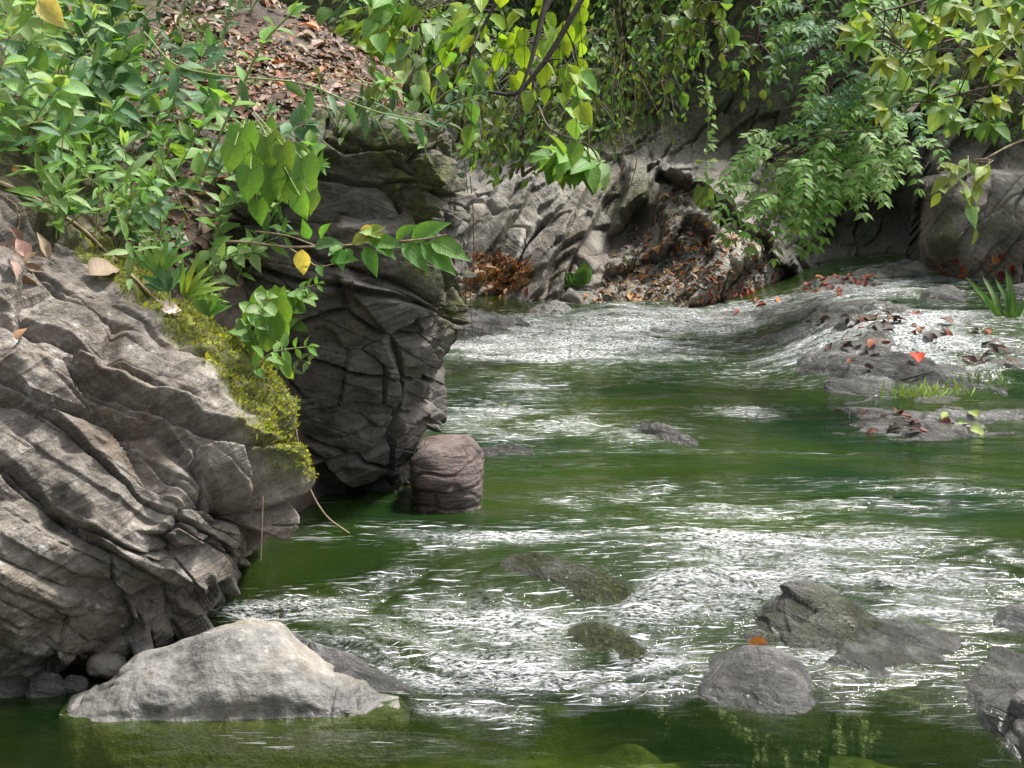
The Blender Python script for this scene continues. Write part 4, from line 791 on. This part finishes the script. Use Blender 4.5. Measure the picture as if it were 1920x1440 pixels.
# hanging vines and roots
for k, (u, v0, v1, Y, lf) in enumerate([(1168, 120, 330, 15.6, 0), (1190, 140, 350, 15.8, 0), (1242, 150, 290, 15.9, 0), (1325, 60, 380, 15.2, 1), (1150, 90, 250, 15.4, 0), (882, 330, 640, 9.0, 0), (876, 300, 560, 9.4, 0)]):
    pth = curve([P(u + rng.normal(0, 4), v0 + (v1 - v0) * t, Y) for t in np.linspace(0, 1, 5)], 20); top = pth[0]
    if lf:
        o = plant('hanging_vine', top, 'leafy string of vine dangling straight down the cliff', 'vine'); tubes('stem', [(pth, .005, .004)], M['stem'], o, top)
        emit_leaves(o, [(frame(pth[rng.integers(1, 20)] + rng.normal(0, .02, 3), rng.normal(0, 1, 3) + [0, -.3, -.3], np.array([0, -1, .6]) + rng.normal(0, .3, 3), .085 * rng.uniform(.7, 1.3)), 'ovate', 0, vary(GREEN['pale'], .2)) for q in range(70)] + [(frame(P(u - 8, 352, Y - .02), np.array([0, -.3, -1]), np.array([0, -1, .3]), .2), 'round', 0, (0.16, .24, .06))])
    else:
        tubes('hanging_root', [(pth, .008 if Y > 12 else .003, .005 if Y > 12 else .002)], M['root'] if Y > 12 else M['twig'], label=['thin pale root hanging before the mossy wedge', 'second pale root hanging before the mossy wedge', 'short root hanging above the leaf covered slope', '', 'faint root under the creeper curtain', 'dark strand hanging beside the dark boulder', 'thin strand close to the dark boulder edge'][k], cat='root')
pth = curve([P(553, 800, 6.3), P(575, 900, 6.3), P(610, 965, 6.3), P(655, 1000, 6.32)], 20); tubes('hanging_root', [(pth, .004, .003)], M['root'], label='curved pale root dangling from the mossy ridge over the dark water', cat='root')
pth = curve([P(493, 930, 5.7), P(491, 1000, 5.7), P(489, 1052, 5.7)], 8); tubes('hanging_root', [(pth, .003, .002)], M['root'], label='fine straight root hanging off the overhang', cat='root')
def surf_path(pts, only, lift=.008, n=24):
    c = []
    us = np.interp(np.linspace(0, len(pts) - 1, n), range(len(pts)), [p[0] for p in pts]); vs = np.interp(np.linspace(0, len(pts) - 1, n), range(len(pts)), [p[1] for p in pts])
    for u, v in zip(us, vs):
        h = cast(u, v, only)
        if h is not None: c.append(h[0] + h[1] * lift)
    return np.array(c)
for pts, r, lb in [([(-20, 335), (60, 372), (150, 430), (215, 490), (270, 545), (330, 597)], .010, 'long dry stem lying along the mossy ridge'), ([(0, 365), (30, 385), (36, 420), (22, 455)], .004, 'short pale rootlet on the bare rock under the plants'), ([(700, 160), (600, 140), (520, 150), (440, 120)], .006, 'fallen twig on the leaf covered slope')]:
    c = surf_path(pts, HILLN); 
    if len(c) > 3: tubes('dead_stem', [(c, r, r * .6)], M['root'], label=lb, cat='twig')

# ------------------------------------------------------------------ moss tufts on the ridge
verts, NN = ROCKS['layered_boulder']; msv = left_moss(verts, NN)
cand = np.where(msv > .35)[0]; pick = rng.choice(cand, 9000, p=msv[cand] ** 2 / (msv[cand] ** 2).sum())
tm = []
VV = []; FF = []; CC = []; o_ = 0
for i in pick:
    nn_ = NN[i]; p_ = verts[i] + rng.normal(0, .006, 3)
    d = unit(np.array([nn_[0], nn_[1], nn_[2]]) + rng.normal(0, .55, 3) + [0, -.1, .25]); L_ = rng.uniform(.006, .017) * (1 + (rng.random() < .05)); s_ = unit(np.cross(d, rng.normal(0, 1, 3))) * L_ * .28
    VV += [p_ - s_ * .4, p_ + s_ * .4, p_ + d * L_ * .6 + s_, p_ + d * L_, p_ + d * L_ * .6 - s_]; FF += [(o_, o_ + 1, o_ + 2), (o_, o_ + 2, o_ + 3), (o_, o_ + 3, o_ + 4)]; o_ += 5
    CC += [vary(((0.31, 0.34, 0.05), (0.17, 0.22, 0.04), (0.13, 0.12, 0.04))[int(rng.choice(3, p=[.55, .3, .15]))], .3)] * 5
me = mesh('moss', VV, FF, {'col': np.array(CC), 'across': np.ones(len(VV)), 'along': np.zeros(len(VV))})
obj('moss', me, M['leaf_mass'], bpy.data.objects['layered_boulder'], kind='stuff')

# ------------------------------------------------------------------ fallen leaves
def lay(h, size, shape, cols, lift=.006, k=.25):
    a = rng.uniform(0, 6.283); t1 = unit(np.cross(h[1], [0.3, .2, .9])); t2 = np.cross(h[1], t1)
    d = math.cos(a) * t1 + math.sin(a) * t2; c = cols[rng.integers(len(cols))]
    return (frame(h[0] + h[1] * (lift + size * .12), unit(d + h[1] * rng.normal(0, .15)), unit(h[1] + rng.normal(0, .10, 3)), size, rng.uniform(.7, 1.15)), shape, 1, vary(c, k))
def litter(name, poly, n, only, size, cols, label, seed, shapes=('ovate', 'broad', 'lance')):
    out = []
    for u, v in inside(poly, n, seed):
        h = cast(u, v, only)
        if h is not None and fbm(h[0][None] * 2.2, 3, 4)[0] > rng.uniform(-.55, .2): out.append(lay(h, size * rng.uniform(.5, 1.5), shapes[rng.integers(len(shapes))], cols))
    if out: leaf_mass(name, out, None, M['dead_mass'], 'stuff', label=label, cat='leaf litter')
def dry_leaves(poly, n, only, size, cols, label, group, seed, shapes=('ovate', 'broad')):
    for u, v in inside(poly, n, seed):
        h = cast(u, v, only)
        if h is None: continue
        m, sh, de, col = lay(h, size * rng.uniform(.65, 1.3), shapes[rng.integers(len(shapes))], cols)
        o = bpy.data.objects.new('fallen_leaf', LEAF[sh, 1][0]); COL.objects.link(o); o.matrix_world = Matrix(m.tolist()); o.color = (*col, 1); 
        hue = 'black' if max(col) < .08 else 'green' if col[1] > col[0] else 'maroon' if col[0] < .2 and col[1] < .05 else 'red' if col[1] < .35 * col[0] else 'orange' if col[2] < .3 * col[0] and col[0] > .3 else 'tan' if col[0] > .33 else 'brown'
        sz_ = m[:3, 1] @ m[:3, 1]; sz_ = math.sqrt(sz_) / size
        tag(o, f"{'big' if sz_ > 1.05 else 'small' if sz_ < .85 else 'middling'} {'oval' if sh == 'ovate' else 'wide'} {hue} {label}", 'leaf', group)
litter('leaf_litter', [(250, 60), (330, 0), (560, 0), (700, 90), (830, 205), (640, 210), (420, 240), (280, 230)], 3400, ('hillside',), .06, BROWN, 'carpet of brown dead leaves over the earth slope', 1)
dry_leaves([(300, 40), (560, 10), (780, 195), (640, 200), (400, 200)], 80, ('hillside',), .11, BROWN + [(0.42, .16, .08)], 'dead leaf lying on the leaf covered slope', 'dead leaves on the slope', 2)
litter('leaf_litter', [(240, 240), (500, 200), (520, 520), (380, 560), (200, 420)], 500, ('hillside',), .07, BROWN, 'dead leaves under the understorey plants', 3)
dry_leaves([(0, 450), (70, 440), (100, 510), (60, 530), (0, 500)], 14, ('layered_boulder', 'hillside'), .10, BROWN[1:3] + [(.45, .3, .2), (.3, .1, .05)], 'leaf caught in the hollow of the layered boulder', 'dry leaves in the rock hollow', 4)
for u, v, s_, c, lb in [(165, 525, .16, (.35, .25, .16), 'large curled brown leaf at the edge of the moss'), (245, 700, .11, (.4, .2, .12), 'narrow reddish leaf standing on the bare layered rock'), (35, 640, .06, (.38, .2, .12), 'little dry leaf flat on the layered rock'), (300, 582, .085, (.55, .47, .42), 'pale papery leaf under the dry stem'), (22, 327, .05, (.5, .18, .04), 'orange leaf at the top of the bare rock'), (1405, 1206, .09, (.5, .2, .04), 'orange leaf stuck to the peaked rock'), (1722, 686, .17, (.42, .04, .012), 'bright red leaf alone on the dark slab')]:
    h = cast(u, v)
    if h is None: continue
    m, sh, de, col = lay((h[0], unit(h[1] + [0, -.5, .3])), s_, 'lance' if 'narrow' in lb else 'broad', [c]); o = bpy.data.objects.new('fallen_leaf', LEAF[sh, 1][0]); COL.objects.link(o); o.matrix_world = Matrix(m.tolist()); o.color = (*col, 1); tag(o, lb, 'leaf')
FB = ('far_bank_terrain', 'bank_rock', 'bank_boulder')
OR = [(0.38, 0.17, 0.06), (0.42, 0.22, 0.10), (0.30, 0.13, 0.06), (0.5, 0.34, 0.2), (0.2, 0.1, 0.06)]
litter('leaf_litter', [(868, 480), (930, 478), (1000, 500), (990, 545), (930, 560), (868, 560)], 1000, FB, .075, OR, 'orange drift of dead leaves at the foot of the pale slabs', 5)
litter('leaf_litter', [(1230, 340), (1310, 370), (1470, 500), (1440, 540), (1300, 580), (1080, 590), (1150, 490)], 2000, FB, .065, BROWN + OR[:2] + [(.2, .19, .17)] * 7, 'brown leaves scattered over the pointed rock slope', 6)
dry_leaves([(1250, 430), (1380, 440), (1470, 510), (1300, 560), (1150, 580), (1180, 500)], 60, FB, .11, OR, 'leaf lying on the pointed rock slope', 'leaves on the far slope', 7)
LEDGE = ('rock_shelf', 'middle_ledge', 'lower_ledge', 'pool_stone', 'far_bank')
for poly, n, cols, lb, gp in [([(1300, 560), (1400, 540), (1560, 515), (1650, 520), (1640, 545), (1450, 575), (1340, 590)], 120, RED, 'leaf washed against the crest of the spillway', 'red leaves along the spill crest'), ([(1700, 490), (1900, 478), (1920, 515), (1750, 530)], 20, RED + OR[:2], 'leaf on the crest at the upper pool', 'leaves at the upper pool crest'),
                              ([(1500, 600), (1640, 580), (1850, 600), (1920, 640), (1900, 690), (1600, 690)], 70, [(.05, .02, .02), (.09, .04, .03), (.22, .06, .03), (.03, .02, .02)], 'leaf on the rough ledge below the upper pool', 'dark leaves on the rough ledge'), ([(1560, 770), (1850, 780), (1860, 810), (1640, 815)], 22, [(.04, .02, .02), (.12, .03, .02), (.03, .025, .02), (.18, .25, .05)], 'leaf on the long low ledge rock', 'leaves on the low ledge')]:
    dry_leaves(poly, n, LEDGE, .10, cols, lb, gp, int(n) + 50)
# twigs on the ledge
for k, (pts, lb) in enumerate([([(1820, 655), (1870, 640), (1920, 632)], 'black stick lying across the ledge by the grass blades'), ([(1600, 560), (1660, 545)], 'short dark stick on the spill crest'), ([(1690, 715), (1750, 700)], 'thin stick beside the grass tuft'), ([(1480, 520), (1530, 500)], 'bare twig leaning at the foot of the cliff')]):
    c = surf_path(pts, LEDGE, .02, 8)
    if len(c) > 2: tubes('stick', [(c, .012, .007)], M['darkbark'], label=lb, cat='stick')
# grass by the water
for u, v, n_, L_, c, lb, cat in [(1892, 620, 12, .42, (0.09, 0.2, 0.04), 'clump of dark green grass blades at the edge of the upper pool', 'grass'), (1740, 742, 60, .10, (0.26, 0.4, 0.06), 'bright tuft of short grass on the ledge', 'grass'), (1845, 722, 30, .09, (0.12, 0.2, 0.05), 'small dull grass tuft beside the pale ledge rock', 'grass'), (1080, 535, 9, .2, (0.1, 0.22, 0.05), 'leafy seedling at the foot of the pointed slope', 'plant')]:
    h = cast(u, v) 
    if h is None: continue
    b_ = h[0]; o = plant('grass_tuft' if cat == 'grass' else 'seedling', b_, lb, cat); lv = []
    for q in range(n_):
        a = rng.uniform(-1.2, 1.2); sp = .22 if n_ > 20 else .05; d = np.array([math.sin(a), rng.normal(-.1, .3), abs(math.cos(a)) + .2]); lv.append((frame(b_ + [rng.normal(0, sp * .6), rng.normal(0, sp * .4), 0], d, np.array([0, -1, .3]), L_ * rng.uniform(.6, 1.2)), 'blade' if cat == 'grass' else 'broad', 0, vary(c, .2)))
    emit_leaves(o, lv)
# green cover higher up the bank, out of the picture (mirrored in the water) and creeping foliage between the shrubs
lv = []
for q in range(7000):
    i, j = rng.integers(0, FAR.shape[0]), rng.integers(0, FAR.shape[1]); 
    u, v = rng.uniform(-380, 2750), rng.uniform(-1240, -70); i = int(np.searchsorted(uu, u)); j = int(np.searchsorted(vv, v)); i = min(i, FAR.shape[0] - 1); j = min(j, FAR.shape[1] - 1)
    p_ = FAR[i, j] + FARN[i, j] * rng.uniform(.1, 1.0); lv.append((frame(p_, rng.normal(0, .5, 3) + [0, -.4, -.7], np.array([0, -.8, .8]) + rng.normal(0, .3, 3), rng.uniform(.22, .45)), 'broad', 0, vary(GREEN[('fresh', 'olive', 'deep', 'fresh')[rng.integers(4)]], .3)))
leaf_mass('bank_foliage', lv, None, M['leaf_mass'], label='mass of leaves covering the bank above the cliff', cat='foliage')
lv = []
for q in range(2600):
    u, v = inside([(860, -20), (1340, -20), (1330, 60), (1300, 120), (1260, 180), (1100, 270), (900, 310)], 1, q)[0]
    i = min(int(np.searchsorted(uu, u)), FAR.shape[0] - 1); j = min(int(np.searchsorted(vv, v)), FAR.shape[1] - 1)
    p_ = FAR[i, j] + FARN[i, j] * rng.uniform(.02, .35); lv.append((frame(p_, rng.normal(0, .6, 3) + [0, -.3, -.7], np.array([0, -.8, .8]) + rng.normal(0, .35, 3), rng.uniform(.06, .13)), 'ovate', 0, vary(GREEN[('deep', 'olive', 'fresh')[rng.integers(3)]], .3)))
leaf_mass('creeping_foliage', lv, None, M['leaf_mass'], label='small creeping leaves covering the upper cliff', cat='foliage')
# ------------------------------------------------------------------ river bed
def bed_z(x, y):
    q = np.stack([x, y, x * 0], -1)
    f1, f2, idn = voro(q * 1.7 + 0.3 * fbm(q * 3, 2, 4)[..., None], 60)
    dpt = 0.36 + 0.18 * fbm(q * 0.8, 3, 61)
    dpt = dpt * (1 - 0.45 * ss(0.45, 0.9, turbulence(x, y)))
    dpt = dpt * (1 - 0.4 * ss(6.0, 5.2, y))
    return water_level(x, y) - dpt + 0.18 * np.clip(0.6 - f1, 0, 1) * idn * 1.6 + 0.03 * fbm(q * 5, 3, 62)
def axis(*segs): return np.concatenate([np.linspace(a, b, n, endpoint=False) for a, b, n in segs])
xs = axis((-40, -8, 8), (-8, -2.2, 20), (-2.2, 5.4, 260), (5.4, 10, 20), (10, 41, 8)); ys = axis((-40, -4, 8), (-4, 4, 20), (4, 9, 200), (9, 18, 150), (18, 41, 8))
X, Y = np.meshgrid(xs, ys, indexing='ij'); Z = bed_z(X, Y)
pp = np.stack([X, Y, Z], -1).reshape(-1, 3)
me = mesh('river_bed', pp, grid_faces(len(xs), len(ys)), {'moss': np.clip(ss(-.3, .4, fbm(pp, 3, 71)), 0, 1), 'wet': np.zeros(len(pp))})
obj('river_bed_ground', me, M['bed'], None, 'algae covered stony river bed', 'river bed', None, 'structure')

# ------------------------------------------------------------------ water
xs = axis((-30, -6, 10), (-6, -2.0, 40), (-2.0, 5.0, 660), (5.0, 9, 60), (9, 31, 10))
ys = np.concatenate([axis((-30, -2, 10), (-2, 4.3, 60)), 1 / np.linspace(1 / 4.3, 1 / 17.5, 700, endpoint=False), axis((17.5, 20, 20), (20, 31, 5))])
X, Y = np.meshgrid(xs, ys, indexing='ij'); T = turbulence(X, Y)
q = np.stack([X, Y, X * 0], -1).reshape(-1, 3)
wr = 0.25 * np.stack([fbm(q * 1.1, 2, 1), fbm(q * 1.1, 2, 2), q[:, 0] * 0], -1)
t = turbulence(q[:, 0] + 1.3 * wr[:, 0] + 0.10 * fbm(q * 3.1, 3, 7), q[:, 1] + 1.3 * wr[:, 1] + 0.16 * fbm(q * 2.7, 3, 8)); q = q + wr
stk = fbm(q * [0.55, 4.2, 1], 4, 9); mid_w = ss(6.2, 7.0, q[:, 1])
t = np.clip(t * (1.12 + 0.6 * stk) + 0.02 * mid_w + mid_w * 0.34 * np.clip(stk - 0.05, 0, 1), 0, 1)
def ridged(n): return 1 - 2 * np.abs(n)
z = 0.010 * fbm(q * [1.3, 2.6, 1], 3, 101) + 0.0045 * fbm(q * [4.5, 11, 1], 3, 102)
z = z + t * (0.030 * fbm(q * [3.0, 5.5, 1], 3, 103) + 0.020 * ridged(fbm(q * [6, 11, 1], 3, 104)) + 0.012 * fbm(q * [14, 26, 1], 2, 105))
Z = water_level(X, Y) + z.reshape(X.shape)
depth = np.clip((0.36 + 0.18 * fbm(q * 0.8, 3, 61)) * (1 - 0.45 * ss(0.45, 0.9, t)) * (1 - 0.62 * ss(6.0, 5.2, q[:, 1])) + 0.26 * ss(6.2, 7.2, q[:, 1]), 0, 2)
foam = np.clip(ss(0.22, 0.75, t) * (0.48 + 0.35 * ss(.7, 1, t) * ss(10, 13, q[:, 1]) + 0.85 * fbm(q * [3, 10, 1], 4, 110)), 0, 1)
me = mesh('stream_water', np.stack([X, Y, Z], -1).reshape(-1, 3), grid_faces(len(xs), len(ys)), {'turb': t, 'depth': depth.ravel(), 'foam': foam})
m, n, l, bs = new_mat('water'); b = NB(m); n.remove(bs); co = b.coord()
fb = b.noise(b.map(co, (14, 34, 10)), 1.0, 4, 0.6); cb = b.noise(b.map(co, (5, 12, 5)), 1.0, 3, 0.55)
hgt = b.math('ADD', b.math('MULTIPLY', cb, b.math('ADD', 0.07, b.math('MULTIPLY', b.attr('turb'), 1.6))), b.math('MULTIPLY', fb, b.math('ADD', 0.03, b.math('MULTIPLY', b.attr('turb'), 1.3))))
nrm = b.bump(hgt, 1.0, 0.045)
body = b.node('ShaderNodeBsdfDiffuse')
b.put(body.inputs['Color'], b.ramp(b.noise(co, 0.8, 3), (0.35, (0.006, 0.024, 0.007)), (0.65, (0.028, 0.048, 0.007))))
clear = b.node('ShaderNodeBsdfTransparent'); clear.inputs['Color'].default_value = (0.66, 0.74, 0.44, 1)
inner = b.node('ShaderNodeMixShader'); b.put(inner.inputs[0], b.math('SUBTRACT', 1.0, b.ramp(b.math('MULTIPLY', b.attr('depth'), 1.0), (0.0, 0.05), (0.7, 0.92)))); 
b.l.new(body.outputs[0], inner.inputs[1]); b.l.new(clear.outputs[0], inner.inputs[2])
gl = b.node('ShaderNodeBsdfGlossy'); gl.inputs['Roughness'].default_value = 0.05; gl.inputs['Color'].default_value = (1, 1, 1, 1); b.put(gl.inputs['Normal'], nrm)
fr = b.node('ShaderNodeFresnel'); fr.inputs['IOR'].default_value = 1.33; b.put(fr.inputs['Normal'], nrm)
surf = b.node('ShaderNodeMixShader'); b.put(surf.inputs[0], fr.outputs[0]); b.l.new(inner.outputs[0], surf.inputs[1]); b.l.new(gl.outputs[0], surf.inputs[2])
fo = b.node('ShaderNodeBsdfDiffuse'); fo.inputs['Color'].default_value = (0.70, 0.71, 0.73, 1); b.put(fo.inputs['Normal'], nrm)  # white of the foam, shared by the painted sky-glint streaks
bub = b.ramp(b.noise(b.map(co, (44, 110, 20)), 1.0, 4, 0.72), (0.43, 0.0), (0.57, 1.0))
fin = b.node('ShaderNodeMixShader'); glint_dash = b.ramp(b.noise(b.map(co, (6.5, 60, 3)), 1.0, 3, 0.6, 0.5), (0.60, 0.0), (0.65, 1.0))  # thin silvery sky glints painted on the water as diffuse white streaks
glint_dash = b.math('MULTIPLY', glint_dash, b.ramp(b.math('ADD', b.attr('turb'), b.math('MULTIPLY', b.noise(b.map(co, (0.8, 3, 1)), 1.0, 3), 0.35)), (0.22, 0.0), (0.55, 0.85)))
b.put(fin.inputs[0], b.math('MAXIMUM', b.math('MULTIPLY', b.attr('foam'), bub, clamp=True), glint_dash)); b.l.new(surf.outputs[0], fin.inputs[1]); b.l.new(fo.outputs[0], fin.inputs[2])
b.l.new(fin.outputs[0], n['Material Output'].inputs['Surface'])
M['water'] = m
obj('stream_water', me, m, None, 'clear green stream broken into white riffles', 'water', None, 'structure')
